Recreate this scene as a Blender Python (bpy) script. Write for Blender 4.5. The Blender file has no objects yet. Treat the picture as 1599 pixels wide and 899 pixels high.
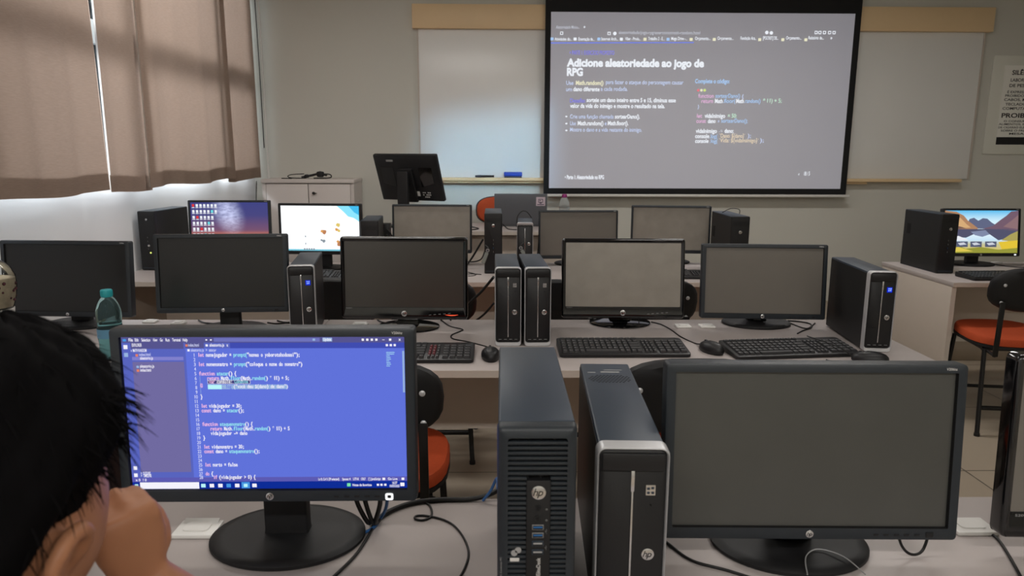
import bpy, bmesh, math, random
from mathutils import Vector, Matrix
random.seed(7)
R = math.radians
SC = bpy.context.scene
COL = SC.collection

# ------------------------------------------------------------------ camera, world, lights, exposure
F_PX = 1121.7
PITCH, ROLL, YAW, CAM_H = 0.1866, 0.0035, 0.0154, 1.4217
cam = bpy.data.objects.new('camera', bpy.data.cameras.new('camera'))
COL.objects.link(cam)
cam.data.sensor_width = 36.0
cam.data.lens = 36.0 * F_PX / 1599.0
cam.data.clip_start = 0.05
_f = Vector((math.sin(YAW) * math.cos(PITCH), math.cos(YAW) * math.cos(PITCH), -math.sin(PITCH)))
_r = Vector((math.cos(YAW), -math.sin(YAW), 0))
_u = _r.cross(_f)
_r2 = math.cos(ROLL) * _r + math.sin(ROLL) * _u
_u2 = -math.sin(ROLL) * _r + math.cos(ROLL) * _u
cam.matrix_world = Matrix(((_r2.x, _u2.x, -_f.x, 0), (_r2.y, _u2.y, -_f.y, 0), (_r2.z, _u2.z, -_f.z, CAM_H), (0, 0, 0, 1)))
cam.data.dof.use_dof = True
cam.data.dof.focus_distance = 2.0
cam.data.dof.aperture_fstop = 8.5
SC.camera = cam
SC.view_settings.view_transform = 'Standard'
SC.view_settings.look = 'None'
SC.view_settings.gamma = 1.0
SC.view_settings.use_curve_mapping = False
SC.view_settings.exposure = 0.0
SC.cycles.use_denoising = True
SC.cycles.max_bounces = 8
SC.cycles.diffuse_bounces = 5
SC.cycles.sample_clamp_indirect = 4.0
SC.cycles.caustics_reflective = False
SC.cycles.caustics_refractive = False
wd = bpy.data.worlds.new('world'); SC.world = wd; wd.use_nodes = True
wd.node_tree.nodes['Background'].inputs[0].default_value = (0.75, 0.85, 1.0, 1)
wd.node_tree.nodes['Background'].inputs[1].default_value = 4.0

def area(name, loc, rot, sx, sy, power, col, spread=180):
    l = bpy.data.lights.new(name, 'AREA'); l.shape = 'RECTANGLE'; l.size = sx; l.size_y = sy
    l.energy = power; l.color = col; l.spread = R(spread)
    o = bpy.data.objects.new(name, l); COL.objects.link(o); o.location = loc; o.rotation_euler = rot
    return o
# daylight outside the left-hand window, looking into the room
area('window_daylight', (-4.9, 4.7, 3.5), (0, R(-62), 0), 1.4, 2.0, 860, (0.88, 0.93, 1.0))
# added light with no fixture, imitating a bluish window reflection on the left whiteboard
_b = area('board_sheen_light', (0.9, 3.0, 2.80), (0, 0, 0), 0.95, 1.0, 1.9, (0.42, 0.75, 1.0), 8)
_b.rotation_euler = (Vector((-0.14, 6.2, 1.50)) - Vector((0.9, 3.0, 2.80))).to_track_quat('-Z', 'Y').to_euler()
FILL_W = 16.0           # base watts of each unseen ceiling fitting, added as fill
FILL_LAMPS = [(-0.8, 4.1, 1.15), (1.8, 4.1, 1.4), (-0.9, 1.9, 0.6), (1.3, 1.9, 0.6), (-0.9, -1.2, 2.7), (1.3, -1.2, 2.7)]  # rear pair boosted as fill from behind the camera

# ------------------------------------------------------------------ materials
def lin(c):
    return tuple(((v / 255) / 12.92 if v / 255 <= 0.04045 else ((v / 255 + 0.055) / 1.055) ** 2.4) for v in c)
MATS = {}
def mat(name, rgb, rough=0.5, metal=0.0, spec=0.5, emit=0.0, var=0.0, vscale=8.0, bump=0.0, bscale=200.0, coat=0.0, trans=0.0, alpha=1.0, ior=1.45):
    if name in MATS: return MATS[name]
    m = bpy.data.materials.new(name); m.use_nodes = True; nt = m.node_tree; n = nt.nodes
    b = n['Principled BSDF']; c = lin(rgb)
    b.inputs['Base Color'].default_value = (*c, 1); b.inputs['Roughness'].default_value = rough
    b.inputs['Metallic'].default_value = metal; b.inputs['Specular IOR Level'].default_value = spec
    b.inputs['Coat Weight'].default_value = coat; b.inputs['Coat Roughness'].default_value = 0.06
    b.inputs['Transmission Weight'].default_value = trans; b.inputs['IOR'].default_value = ior
    b.inputs['Alpha'].default_value = alpha
    if emit:
        b.inputs['Emission Color'].default_value = (*c, 1); b.inputs['Emission Strength'].default_value = emit
    tc = None
    if var or bump:
        tc = n.new('ShaderNodeTexCoord')
    if var:
        no = n.new('ShaderNodeTexNoise'); no.inputs['Scale'].default_value = vscale; no.inputs['Detail'].default_value = 4
        nt.links.new(tc.outputs['Object'], no.inputs['Vector'])
        mx = n.new('ShaderNodeMix'); mx.data_type = 'RGBA'
        mx.inputs['A'].default_value = (*[v * (1 - var) for v in c], 1); mx.inputs['B'].default_value = (*[min(1, v * (1 + var)) for v in c], 1)
        nt.links.new(no.outputs['Fac'], mx.inputs['Factor']); nt.links.new(mx.outputs['Result'], b.inputs['Base Color'])
    if bump:
        no = n.new('ShaderNodeTexNoise'); no.inputs['Scale'].default_value = bscale
        nt.links.new(tc.outputs['Object'], no.inputs['Vector'])
        bp = n.new('ShaderNodeBump'); bp.inputs['Strength'].default_value = bump; bp.inputs['Distance'].default_value = 0.002
        nt.links.new(no.outputs['Fac'], bp.inputs['Height']); nt.links.new(bp.outputs['Normal'], b.inputs['Normal'])
    MATS[name] = m
    return m
def glow(name, rgb, s=1.0):
    if name in MATS: return MATS[name]
    m = bpy.data.materials.new(name); m.use_nodes = True; nt = m.node_tree; nt.nodes.clear()
    e = nt.nodes.new('ShaderNodeEmission'); o = nt.nodes.new('ShaderNodeOutputMaterial')
    e.inputs[0].default_value = (*lin(rgb), 1); e.inputs[1].default_value = s
    nt.links.new(e.outputs[0], o.inputs[0]); MATS[name] = m
    return m

WALL = mat('wall_paint', (203, 202, 194), 0.85, var=0.04, vscale=1.5, bump=0.15, bscale=120)
WALLW = mat('window_wall_paint', (226, 226, 228), 0.8, var=0.03, vscale=2, bump=0.1, bscale=120)
CEIL = mat('ceiling_paint', (215, 213, 205), 0.9, var=0.02, vscale=2)
LAM = mat('desk_laminate', (172, 163, 160), 0.42, var=0.03, vscale=30, bump=0.04, bscale=500)
EDGE = mat('desk_edging', (196, 186, 176), 0.45, var=0.02, vscale=20)
PANEL = mat('desk_panel_laminate', (188, 177, 166), 0.55, var=0.03, vscale=20)
BLK = mat('black_plastic', (24, 24, 26), 0.42, var=0.1, vscale=60, bump=0.12, bscale=900)
BLKM = mat('black_matt_plastic', (17, 17, 19), 0.55, var=0.1, vscale=60, bump=0.1, bscale=900)
CHAR = mat('charcoal_bezel_plastic', (38, 43, 48), 0.42, var=0.08, vscale=60, bump=0.1, bscale=1200)
GLOSS = mat('glossy_black_plastic', (9, 9, 11), 0.10, coat=0.6, var=0.05, vscale=20)
DARK = mat('recess_black', (5, 5, 6), 0.7, var=0.1, vscale=30)
CASE = mat('tower_case_sheen', (44, 54, 66), 0.40, var=0.05, vscale=30, bump=0.06, bscale=700)  # blue-grey case colour stands for reflected light on the tower tops
CASEB = mat('tower_side_paint', (20, 21, 24), 0.45, var=0.06, vscale=30, bump=0.06, bscale=700)
SILV = mat('silver_trim', (196, 196, 198), 0.35, metal=0.35, var=0.04, vscale=40)
CHROME = mat('chrome', (215, 215, 216), 0.18, metal=0.9, var=0.04, vscale=40)
LCD = mat('screen_off_matt', (22, 22, 22), 0.30, spec=0.6, var=0.10, vscale=14)
LCDG = mat('screen_off_dusty_reflection', (142, 136, 127), 0.32, spec=0.9, var=0.2, vscale=16)  # pale base stands in for the reflected ceiling; mottling is dust
LCDM = mat('screen_off_grey', (108, 103, 96), 0.34, spec=0.8, var=0.06, vscale=14)  # room reflection put into a mid-grey base
LCDN = mat('screen_off_near', (68, 68, 65), 0.32, spec=0.8, var=0.12, vscale=12)  # dark screen lightened in colour for its reflection of the room
LCDT = mat('screen_off_dim', (58, 55, 51), 0.28, spec=0.9, var=0.08, vscale=12)  # faint room reflection, likewise painted as base colour
STEEL = mat('galvanised_steel', (150, 150, 150), 0.4, metal=0.8, var=0.08, vscale=40)
WHITEP = mat('white_plastic', (222, 220, 216), 0.35, var=0.02, vscale=30)
LABELW = mat('label_white', (205, 203, 200), 0.6, var=0.04, vscale=40)
ORANGE = mat('orange_upholstery', (176, 68, 28), 0.8, var=0.12, vscale=120, bump=0.25, bscale=900)
TUBE = mat('black_tube_paint', (14, 14, 15), 0.35, var=0.05, vscale=30)
CABLE = mat('black_cable_rubber', (15, 14, 14), 0.5, var=0.05, vscale=60)
BLUEC = mat('blue_cable_rubber', (50, 95, 150), 0.5, var=0.05, vscale=60)
WOOD = mat('pale_wood_board', (228, 200, 158), 0.5, var=0.07, vscale=3, bump=0.05, bscale=60)
WB = mat('whiteboard_enamel', (230, 230, 228), 0.28, var=0.04, vscale=2.2, spec=0.5)
KEYS = mat('keycap_plastic', (48, 48, 50), 0.45, var=0.06, vscale=60)
KEYR = mat('keycap_red', (96, 30, 38), 0.5, var=0.06, vscale=60)
LEG = mat('key_legend', (170, 170, 172), 0.6, var=0.03, vscale=60)
TXTG = mat('printed_grey_text', (150, 150, 150), 0.6, var=0.03, vscale=60)
BLUEP = mat('usb_blue', (40, 95, 150), 0.4, var=0.05, vscale=60)

def floor_mat():
    m = bpy.data.materials.new('floor_tiles'); m.use_nodes = True; nt = m.node_tree; n = nt.nodes; b = n['Principled BSDF']
    tc = n.new('ShaderNodeTexCoord'); mp = n.new('ShaderNodeMapping'); mp.inputs['Location'].default_value = (-2.12, -3.04, 0)
    br = n.new('ShaderNodeTexBrick'); br.offset = 0; br.inputs['Scale'].default_value = 1.0
    br.inputs['Brick Width'].default_value = 0.83; br.inputs['Row Height'].default_value = 0.83
    br.inputs['Mortar Size'].default_value = 0.004; br.inputs['Mortar Smooth'].default_value = 0.1
    br.inputs['Color1'].default_value = (*lin((160, 147, 130)), 1); br.inputs['Color2'].default_value = (*lin((156, 143, 127)), 1)
    br.inputs['Mortar'].default_value = (*lin((92, 84, 74)), 1)
    nt.links.new(tc.outputs['Object'], mp.inputs['Vector']); nt.links.new(mp.outputs['Vector'], br.inputs['Vector'])
    nt.links.new(br.outputs['Color'], b.inputs['Base Color']); b.inputs['Roughness'].default_value = 0.4
    return m
def curtain_mat():
    m = bpy.data.materials.new('curtain_cloth'); m.use_nodes = True; nt = m.node_tree; n = nt.nodes
    out = n['Material Output']; n.remove(n['Principled BSDF'])
    tc = n.new('ShaderNodeTexCoord'); wv = n.new('ShaderNodeTexNoise'); mp = n.new('ShaderNodeMapping')
    mp.inputs['Scale'].default_value = (30, 30, 260); wv.inputs['Scale'].default_value = 1.0; wv.inputs['Detail'].default_value = 3
    nt.links.new(tc.outputs['Object'], mp.inputs['Vector']); nt.links.new(mp.outputs['Vector'], wv.inputs['Vector'])
    mx = n.new('ShaderNodeMix'); mx.data_type = 'RGBA'
    mx.inputs['A'].default_value = (*lin((160, 141, 129)), 1); mx.inputs['B'].default_value = (*lin((182, 161, 147)), 1)
    nt.links.new(wv.outputs['Fac'], mx.inputs['Factor'])
    d = n.new('ShaderNodeBsdfDiffuse'); t = n.new('ShaderNodeBsdfTranslucent'); ms = n.new('ShaderNodeMixShader'); ms.inputs[0].default_value = 0.42
    nt.links.new(mx.outputs['Result'], d.inputs[0]); nt.links.new(mx.outputs['Result'], t.inputs[0])
    nt.links.new(d.outputs[0], ms.inputs[1]); nt.links.new(t.outputs[0], ms.inputs[2]); nt.links.new(ms.outputs[0], out.inputs[0])
    return m
FLOOR = floor_mat(); CURT = curtain_mat()
LINING = mat('curtain_lining', (238, 236, 232), 0.9, var=0.02, vscale=20)
_n = LINING.node_tree; _t = _n.nodes.new('ShaderNodeBsdfTranslucent'); _t.inputs[0].default_value = (0.8, 0.76, 0.72, 1); _m = _n.nodes.new('ShaderNodeMixShader'); _m.inputs[0].default_value = 0.25
_n.links.new(_n.nodes['Principled BSDF'].outputs[0], _m.inputs[1]); _n.links.new(_t.outputs[0], _m.inputs[2]); _n.links.new(_m.outputs[0], _n.nodes['Material Output'].inputs[0])
HEM = mat('curtain_hem_cloth', (192, 176, 158), 0.9, var=0.05, vscale=40)
def pane_mat():
    m = bpy.data.materials.new('window_glass'); m.use_nodes = True; nt = m.node_tree; n = nt.nodes; out = n['Material Output']; n.remove(n['Principled BSDF'])
    t = n.new('ShaderNodeBsdfTransparent'); t.inputs[0].default_value = (0.95, 0.97, 0.97, 1); gl_ = n.new('ShaderNodeBsdfGlossy'); gl_.inputs['Roughness'].default_value = 0.02
    fr = n.new('ShaderNodeFresnel'); fr.inputs[0].default_value = 1.3; ms = n.new('ShaderNodeMixShader')
    nt.links.new(fr.outputs[0], ms.inputs[0]); nt.links.new(t.outputs[0], ms.inputs[1]); nt.links.new(gl_.outputs[0], ms.inputs[2]); nt.links.new(ms.outputs[0], out.inputs[0])
    return m
GLASS = pane_mat()
MODEST = mat('modesty_panel_lightened', (226, 213, 200), 0.55, var=0.03, vscale=20)  # lighter copy of the desk panel laminate, offsetting shade under the desks

# ------------------------------------------------------------------ mesh helpers
class G:
    """collects shapes; done() links them as ONE mesh object"""
    def __init__(s, M=None):
        s.v = []; s.f = []; s.mi = []; s.ms = []; s.M = M
    def m(s, m):
        if m not in s.ms: s.ms.append(m)
        return s.ms.index(m)
    def add(s, vs, fs, m, M=None):
        k = len(s.v); i = s.m(m)
        for p in vs:
            p = Vector(p)
            if M is not None: p = M @ p
            if s.M is not None: p = s.M @ p if isinstance(s.M, Matrix) else s.M(p)
            s.v.append(tuple(p))
        for f in fs:
            s.f.append(tuple(k + q for q in f)); s.mi.append(i)
    def loft(s, loops, m, cap0=True, cap1=True, closed=True, M=None):
        n = len(loops[0]); vs = [p for l in loops for p in l]; fs = []
        for a in range(len(loops) - 1):
            for i in range(n if closed else n - 1):
                j = (i + 1) % n
                fs.append((a * n + i, a * n + j, (a + 1) * n + j, (a + 1) * n + i))
        if cap0: fs.append(tuple(range(n - 1, -1, -1)))
        if cap1: fs.append(tuple((len(loops) - 1) * n + i for i in range(n)))
        s.add(vs, fs, m, M)
    def box(s, a, b, m, bev=0.0, M=None):
        x0, y0, z0 = a; x1, y1, z1 = b
        if bev <= 0:
            vs = [(x0, y0, z0), (x1, y0, z0), (x1, y1, z0), (x0, y1, z0), (x0, y0, z1), (x1, y0, z1), (x1, y1, z1), (x0, y1, z1)]
            s.add(vs, [(3, 2, 1, 0), (4, 5, 6, 7), (0, 1, 5, 4), (1, 2, 6, 5), (2, 3, 7, 6), (3, 0, 4, 7)], m, M); return
        bev = min(bev, (x1 - x0) / 2.01, (y1 - y0) / 2.01, (z1 - z0) / 2.01)
        def lp(z, d): return [(x, y, z) for x, y in rrect(x0 + d, x1 - d, y0 + d, y1 - d, max(bev - d, bev * 0.15), 3)]
        b3 = bev * 0.3
        s.loft([lp(z0, bev), lp(z0 + b3, b3), lp(z0 + bev, 0), lp(z1 - bev, 0), lp(z1 - b3, b3), lp(z1, bev)], m, M=M)
    def cyl(s, p0, p1, r0, r1, m, n=16, caps=True, M=None):
        p0, p1 = Vector(p0), Vector(p1); d = (p1 - p0).normalized()
        a = d.orthogonal().normalized(); b = d.cross(a)
        L = [[p + r * (math.cos(2 * math.pi * i / n) * a + math.sin(2 * math.pi * i / n) * b) for i in range(n)] for p, r in ((p0, r0), (p1, r1))]
        s.loft(L, m, caps, caps, M=M)
    def tube(s, pts, r, m, n=8, smooth=4, M=None, taper=None):
        pts = [Vector(p) for p in pts]
        if smooth: pts = catmull(pts, smooth)
        loops = []; prev = None
        for i, p in enumerate(pts):
            t = (pts[min(i + 1, len(pts) - 1)] - pts[max(i - 1, 0)])
            t = t.normalized() if t.length > 1e-9 else Vector((0, 0, 1))
            a = t.orthogonal().normalized() if prev is None else (prev - t * prev.dot(t))
            a = a.normalized() if a.length > 1e-6 else t.orthogonal().normalized()
            prev = a; b = t.cross(a); rr = r if taper is None else taper(i / (len(pts) - 1)) * r
            loops.append([p + rr * (math.cos(2 * math.pi * k / n) * a + math.sin(2 * math.pi * k / n) * b) for k in range(n)])
        s.loft(loops, m, M=M)
    def lathe(s, prof, m, n=32, c=(0, 0, 0), sx=1, sy=1, M=None):
        loops = [[(c[0] + sx * r * math.cos(2 * math.pi * i / n), c[1] + sy * r * math.sin(2 * math.pi * i / n), c[2] + z) for i in range(n)] for r, z in prof]
        s.loft(loops, m, M=M)
    def poly(s, pts, m, M=None):
        s.add(pts, [tuple(range(len(pts)))], m, M)
    def done(s, name, parent=None, ang=38):
        me = bpy.data.meshes.new(name); me.from_pydata(s.v, [], s.f); me.update()
        for q in s.ms: me.materials.append(q)
        me.polygons.foreach_set('material_index', s.mi)
        bm = bmesh.new(); bm.from_mesh(me); bmesh.ops.recalc_face_normals(bm, faces=bm.faces); bm.to_mesh(me); bm.free()
        me.polygons.foreach_set('use_smooth', [True] * len(me.polygons)); me.set_sharp_from_angle(angle=R(ang)); me.update()
        o = bpy.data.objects.new(name, me); COL.objects.link(o)
        if parent is not None: o.parent = parent
        return o
def rrect(x0, x1, y0, y1, r, n=4):
    out = []
    for cx, cy, a0 in ((x1 - r, y1 - r, 0), (x0 + r, y1 - r, 90), (x0 + r, y0 + r, 180), (x1 - r, y0 + r, 270)):
        for i in range(n + 1):
            a = R(a0 + 90 * i / n); out.append((cx + r * math.cos(a), cy + r * math.sin(a)))
    return out
def catmull(p, k):
    out = []
    for i in range(len(p) - 1):
        a, b, c, d = p[max(i - 1, 0)], p[i], p[i + 1], p[min(i + 2, len(p) - 1)]
        for j in range(k):
            t = j / k
            out.append(0.5 * ((2 * b) + (c - a) * t + (2 * a - 5 * b + 4 * c - d) * t * t + (3 * b - a - 3 * c + d) * t ** 3))
    out.append(p[-1]); return out
def thing(name, label, cat, loc=(0, 0, 0), rz=0.0, group=None):
    o = bpy.data.objects.new(name, None); COL.objects.link(o); o.empty_display_size = 0.05
    o.location = loc; o.rotation_euler = (0, 0, rz); o['label'] = label; o['category'] = cat
    if group: o['group'] = group
    return o
def tag(o, label, cat, group=None):
    o['label'] = label; o['category'] = cat
    if group: o['group'] = group
    return o
def struct(o):
    o['kind'] = 'structure'; return o

_tc = {}
def glyphs(text, weight=0):
    """flat filled outline of a string, size 1: verts 2D, faces, xmin, xmax"""
    k = (text, weight)
    if k in _tc: return _tc[k]
    cu = bpy.data.curves.new('t', 'FONT'); cu.body = text; cu.size = 1; cu.dimensions = '2D'; cu.fill_mode = 'FRONT'; cu.resolution_u = 3
    cu.offset = 0.016 * weight
    ob = bpy.data.objects.new('t', cu); COL.objects.link(ob)
    dg = bpy.context.evaluated_depsgraph_get(); me = bpy.data.meshes.new_from_object(ob.evaluated_get(dg))
    vs = [(v.co.x, v.co.y) for v in me.vertices]; fs = [tuple(p.vertices) for p in me.polygons]
    bpy.data.objects.remove(ob); bpy.data.curves.remove(cu); bpy.data.meshes.remove(me)
    xs = [v[0] for v in vs] or [0, 1]
    _tc[k] = (vs, fs, min(xs), max(xs)); return _tc[k]
def text(g, s, place, m, size, x=0, y=0, width=None, weight=0, shear=0.0, center=False, grow=None):
    """place(u,v) -> 3D point; fits to width when given"""
    vs, fs, a, b = glyphs(s, weight)
    kx = width / (b - a) if width else size
    off = x - a * kx if not center else x - (a + b) / 2 * kx
    g.add([place(off + (u + shear * v) * kx, y + v * size) for u, v in vs], fs, m)
def mono(g, s, place, cols, cw, size, x, y, weight=0):
    """monospaced text; cols = list of (n_chars, material)"""
    i = 0
    for n, m in cols:
        for _ in range(n):
            if i < len(s) and s[i] != ' ':
                vs, fs, a, b = glyphs(s[i], weight); w = (b - a)
                kx = min(size, cw * 0.94 / max(w, 1e-3)); ox = x + (i + 0.5) * cw - (a + b) / 2 * kx
                g.add([place(ox + u * kx, y + v * size) for u, v in vs], fs, m)
            i += 1
def logo(parent, place, r, name='logo', disc=CHROME, ink=DARK):
    """round silver badge with slanted letters; place(u,v,d): d towards the viewer"""
    g = G(); n = 24
    rim = lambda k, d: [place(k * r * math.cos(2 * math.pi * i / n), k * r * math.sin(2 * math.pi * i / n), d) for i in range(n)]
    g.loft([rim(1, 0), rim(1, 0.0006), rim(0.92, 0.0009)], disc)
    for ch, cx in (('h', -0.36), ('p', 0.34)):
        vs, fs, a, b = glyphs(ch, 0); k = 1.55 * r
        g.add([place(cx * r + ((u - (a + b) / 2) + 0.30 * (v - 0.3)) * k, (v - 0.28) * k * 1.0, 0.0012) for u, v in vs], fs, ink)
    return g.done(name, parent)
# ------------------------------------------------------------------ the room
WX, WY, RX, BY, CZ = -2.09, 6.2, 4.7, -2.6, 3.0
g = G(); g.box((WX - 0.2, BY - 0.1, -0.1), (RX + 0.1, WY + 0.1, 0), FLOOR); struct(g.done('floor'))
g = G(); g.box((WX, 4.80, 0.0), (RX, WY, 0.14), FLOOR, 0.006); struct(g.done('floor_platform'))
g = G(); g.box((WX - 0.2, BY - 0.1, CZ), (RX + 0.1, WY + 0.1, CZ + 0.1), CEIL); struct(g.done('ceiling'))
g = G(); g.box((WX - 0.2, WY, -0.1), (RX + 0.1, WY + 0.12, CZ), WALL); struct(g.done('wall_back'))
g = G(); g.box((RX, BY, -0.1), (RX + 0.1, WY, CZ), WALL); struct(g.done('wall_right'))
g = G(); g.box((WX - 0.2, BY - 0.1, -0.1), (RX + 0.1, BY, CZ), WALL); struct(g.done('wall_rear'))
OY0, OY1, OZ0, OZ1 = 0.9, 6.06, 1.235, 2.80
g = G()
g.box((WX - 0.2, BY, -0.1), (WX, WY, OZ0), WALLW); g.box((WX - 0.2, BY, OZ1), (WX, WY, CZ), WALLW)
g.box((WX - 0.2, BY, OZ0), (WX, OY0, OZ1), WALLW); g.box((WX - 0.2, OY1, OZ0), (WX, WY, OZ1), WALLW)
struct(g.done('wall_left'))
win = G()
FRM = mat('window_frame_paint', (140, 140, 138), 0.5, var=0.05)
for y in (OY0, 1.72, 2.90, 4.08, 5.26, OY1 - 0.06): win.box((WX - 0.12, y, OZ0), (WX - 0.05, y + 0.10, OZ1), FRM)
for z, h_ in ((OZ0, 0.05), (1.98, 0.12), (OZ1 - 0.05, 0.05)): win.box((WX - 0.115, OY0, z), (WX - 0.055, OY1, z + h_), FRM)
wo = struct(win.done('window_1'))
gl = G(); gl.box((WX - 0.088, OY0 + 0.03, OZ0 + 0.02), (WX - 0.084, OY1 - 0.02, OZ1 - 0.02), GLASS); gl.done('window_pane', wo)

# curtains: four drops of tan cloth hanging from a track in front of the window
def curtain(label, y0, y1, zb, ph, x0=-1.985, amp=0.015, lean0=0.0, lean1=0.0):
    def surf(z0, z1, nz, off, m, name, par):
        g = G(); ny = int((y1 - y0) / 0.018)
        loops = []
        for k in range(nz + 1):
            z = z0 + (z1 - z0) * k / nz; row = []
            h = (2.92 - z) / 1.7
            for i in range(ny + 1):
                t = i / ny
                a, b = y0 + lean0 * (1 - h), y1 + lean1 * (1 - h)
                y = a + (b - a) * t
                w = math.sin(y * 19 + ph + 0.3 * h) * 0.6 + 0.9 * math.sin(y * 8.3 + ph * 2.1 + 0.5 * h) + 0.16 * math.sin(y * 37 + ph)
                x = x0 + off + amp * w * (0.75 + 0.35 * h)
                zz = z + (0.008 * math.sin(y * 7 + ph) if z < zb + 0.2 else 0)
                row.append((x, y, zz))
            loops.append(row)
        g.loft(loops, m, False, False, closed=False)
        return g.done(name, par, ang=80)
    c = surf(zb, 2.92, 34, 0, CURT, 'curtain', None)
    tag(c, label, 'curtain', 'tan curtains over the window')
    surf(zb + 0.001, zb + 0.085, 4, -0.004, HEM, 'hem', c); surf(zb + 0.006, 2.92, 34, -0.009, LINING, 'lining', c)
curtain('tan curtain drop at the left edge of the photo, nearest the camera', 0.9, 3.686, 1.222, 0.3, lean1=-0.030)
curtain('narrow tan curtain drop just right of the bright slit of daylight', 3.704, 4.19, 1.208, 1.1, x0=-1.992)
curtain('wide tan curtain drop in the middle, third from the camera', 4.13, 5.47, 1.218, 2.2, x0=-1.985)
curtain('tan curtain drop hanging in the room corner beside the white cabinet', 5.40, 6.10, 1.20, 3.4, x0=-2.02, amp=0.012)
g = G(); g.box((-2.03, 0.85, 2.92), (-1.95, 6.19, 2.955), WHITEP, 0.004)
tag(g.done('curtain_track'), 'white curtain track fixed along the top of the window', 'curtain track')
t = thing('curtain_wand', 'thin white pull wand hanging down beside the last curtain in the corner', 'curtain wand', (-1.955, 6.14, 1.2))
g = G(); g.tube([(0, -0.02, 1.70), (0.004, -0.008, 1.0), (0, 0, 0.09)], 0.0065, WHITEP, 10, 3); g.done('rod', t)
g = G(); g.cyl((0, 0, 0.0), (0, 0, 0.10), 0.010, 0.008, WHITEP, 12); g.done('handle', t)
g = G(); g.tube([(-0.022, -0.03, 1.70), (-0.018, -0.02, 0.9), (-0.02, -0.012, 0.25)], 0.004, TUBE, 8, 3); g.done('cord', t)

# added fill lights, built as ceiling fittings out of view
FILLGLOW = glow('fill_diffuser', (255, 250, 240), 2.2)
for i, (x, y, k_) in enumerate(FILL_LAMPS):
    t = thing('fill_lamp', 'added fill light built as a white ceiling fitting with a long diffuser', 'fill light', (x, y, CZ - 0.09), 0, 'added ceiling fill lights')
    g = G(); g.box((-0.62, -0.11, 0.03), (0.62, 0.11, 0.09), WHITEP, 0.01); g.done('housing', t)
    g = G(); g.box((-0.60, -0.095, 0.0), (0.60, 0.095, 0.03), FILLGLOW, 0.008); g.done('diffuser', t)
    area('fill_light', (x, y, CZ - 0.10), (0, 0, 0), 1.2, 0.2, FILL_W * k_, (1.0, 0.97, 0.93))

# ------------------------------------------------------------------ back wall: whiteboard, screen, poster, cabinet
wbx0, wbx1 = -0.70, 4.02
t = thing('whiteboard', 'wide wall-mounted whiteboard with a pale wooden header and tray, partly behind the projection screen', 'whiteboard', (1.65, WY, 1.2))
def lx(x): return x - 1.65
g = G(); g.box((lx(wbx0 + 0.02), -0.022, 0.01), (lx(wbx1 - 0.02), -0.002, 1.215), WB, 0.003); g.done('writing_surface', t)
g = G(); g.box((lx(wbx0 - 0.025), -0.060, 1.21), (lx(wbx1 + 0.03), -0.002, 1.40), WOOD, 0.004); g.done('header_board', t)
g = G(); g.box((lx(wbx0), -0.082, -0.016), (lx(wbx1 - 0.10), -0.002, 0.010), WOOD, 0.004); g.box((lx(wbx0 + 0.1), -0.06, -0.035), (lx(wbx1 - 0.9), -0.002, -0.016), WOOD, 0.003); g.done('marker_tray', t)
g = G(); g.box((lx(wbx0 + 0.008), -0.026, 0.01), (lx(wbx0 + 0.02), -0.002, 1.21), EDGE); g.done('side_trim', t)
g = G(); g.box((lx(wbx1 - 0.02), -0.026, 0.01), (lx(wbx1 - 0.008), -0.002, 1.21), EDGE); g.done('side_trim', t)
t = thing('board_eraser', 'blue board eraser standing on the whiteboard tray left of the screen', 'eraser', (0.10, 6.148, 1.2105))
EB = mat('eraser_blue', (28, 62, 170), 0.5, var=0.05)
g = G(); g.box((-0.077, -0.025, 0.012), (0.077, 0.025, 0.048), EB, 0.006); g.done('body', t)
g = G(); g.box((-0.074, -0.024, 0.0), (0.074, 0.024, 0.012), mat('felt_grey', (70, 70, 76), 0.95, var=0.1, vscale=90), 0.003); g.done('felt', t)
t = thing('marker_pen', 'dark marker pen lying on the whiteboard tray left of the blue eraser', 'marker', (-0.135, 6.14, 1.2225))
g = G(); g.cyl((-0.035, 0, 0), (0.075, 0, 0), 0.010, 0.009, BLKM, 14); g.done('barrel', t)
g = G(); g.cyl((-0.085, 0, 0), (-0.035, 0, 0), 0.0085, 0.011, mat('marker_cap', (40, 44, 60), 0.4, var=0.05), 14); g.done('cap', t)

# projection screen pulled down in front of the board
SX0, SX1, SZ0, SZ1, SY = 0.356, 2.925, 1.078, 2.88, 6.1
t = thing('projection_screen', 'large pull-down projection screen with black border showing a slide', 'projection screen', ((SX0 + SX1) / 2, SY, SZ0))
cx = (SX0 + SX1) / 2
FAB = mat('screen_border_black', (16, 16, 18), 0.8, var=0.08, vscale=50)
IMG = mat('projected_slide', (200, 200, 206), 0.9, var=0.03, vscale=1.2, emit=0.0)
IMG.node_tree.nodes['Principled BSDF'].inputs['Emission Color'].default_value = (*lin((150, 154, 176)), 1)
IMG.node_tree.nodes['Principled BSDF'].inputs['Emission Strength'].default_value = 0.22
g = G(); g.box((SX0 - cx, -0.001, 0.0), (SX1 - cx, 0.003, SZ1 - SZ0), FAB); g.done('fabric', t)
IX0, IX1, IZ0, IZ1 = 0.402, 2.872, 1.127, 2.535
g = G(); g.box((IX0 - cx, -0.004, IZ0 - SZ0), (IX1 - cx, -0.0012, IZ1 - SZ0), IMG); im = g.done('projected_image', t)
g = G(); g.box((SX0 - 0.03 - cx, -0.012, -0.022), (SX1 + 0.03 - cx, 0.012, 0.0), WHITEP, 0.006); g.done('bottom_bar', t)
g = G(); g.box((SX0 - 0.08 - cx, -0.05, SZ1 - SZ0), (SX1 + 0.08 - cx, 0.06, SZ1 - SZ0 + 0.1), WHITEP, 0.02); g.done('roller_case', t)
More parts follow.
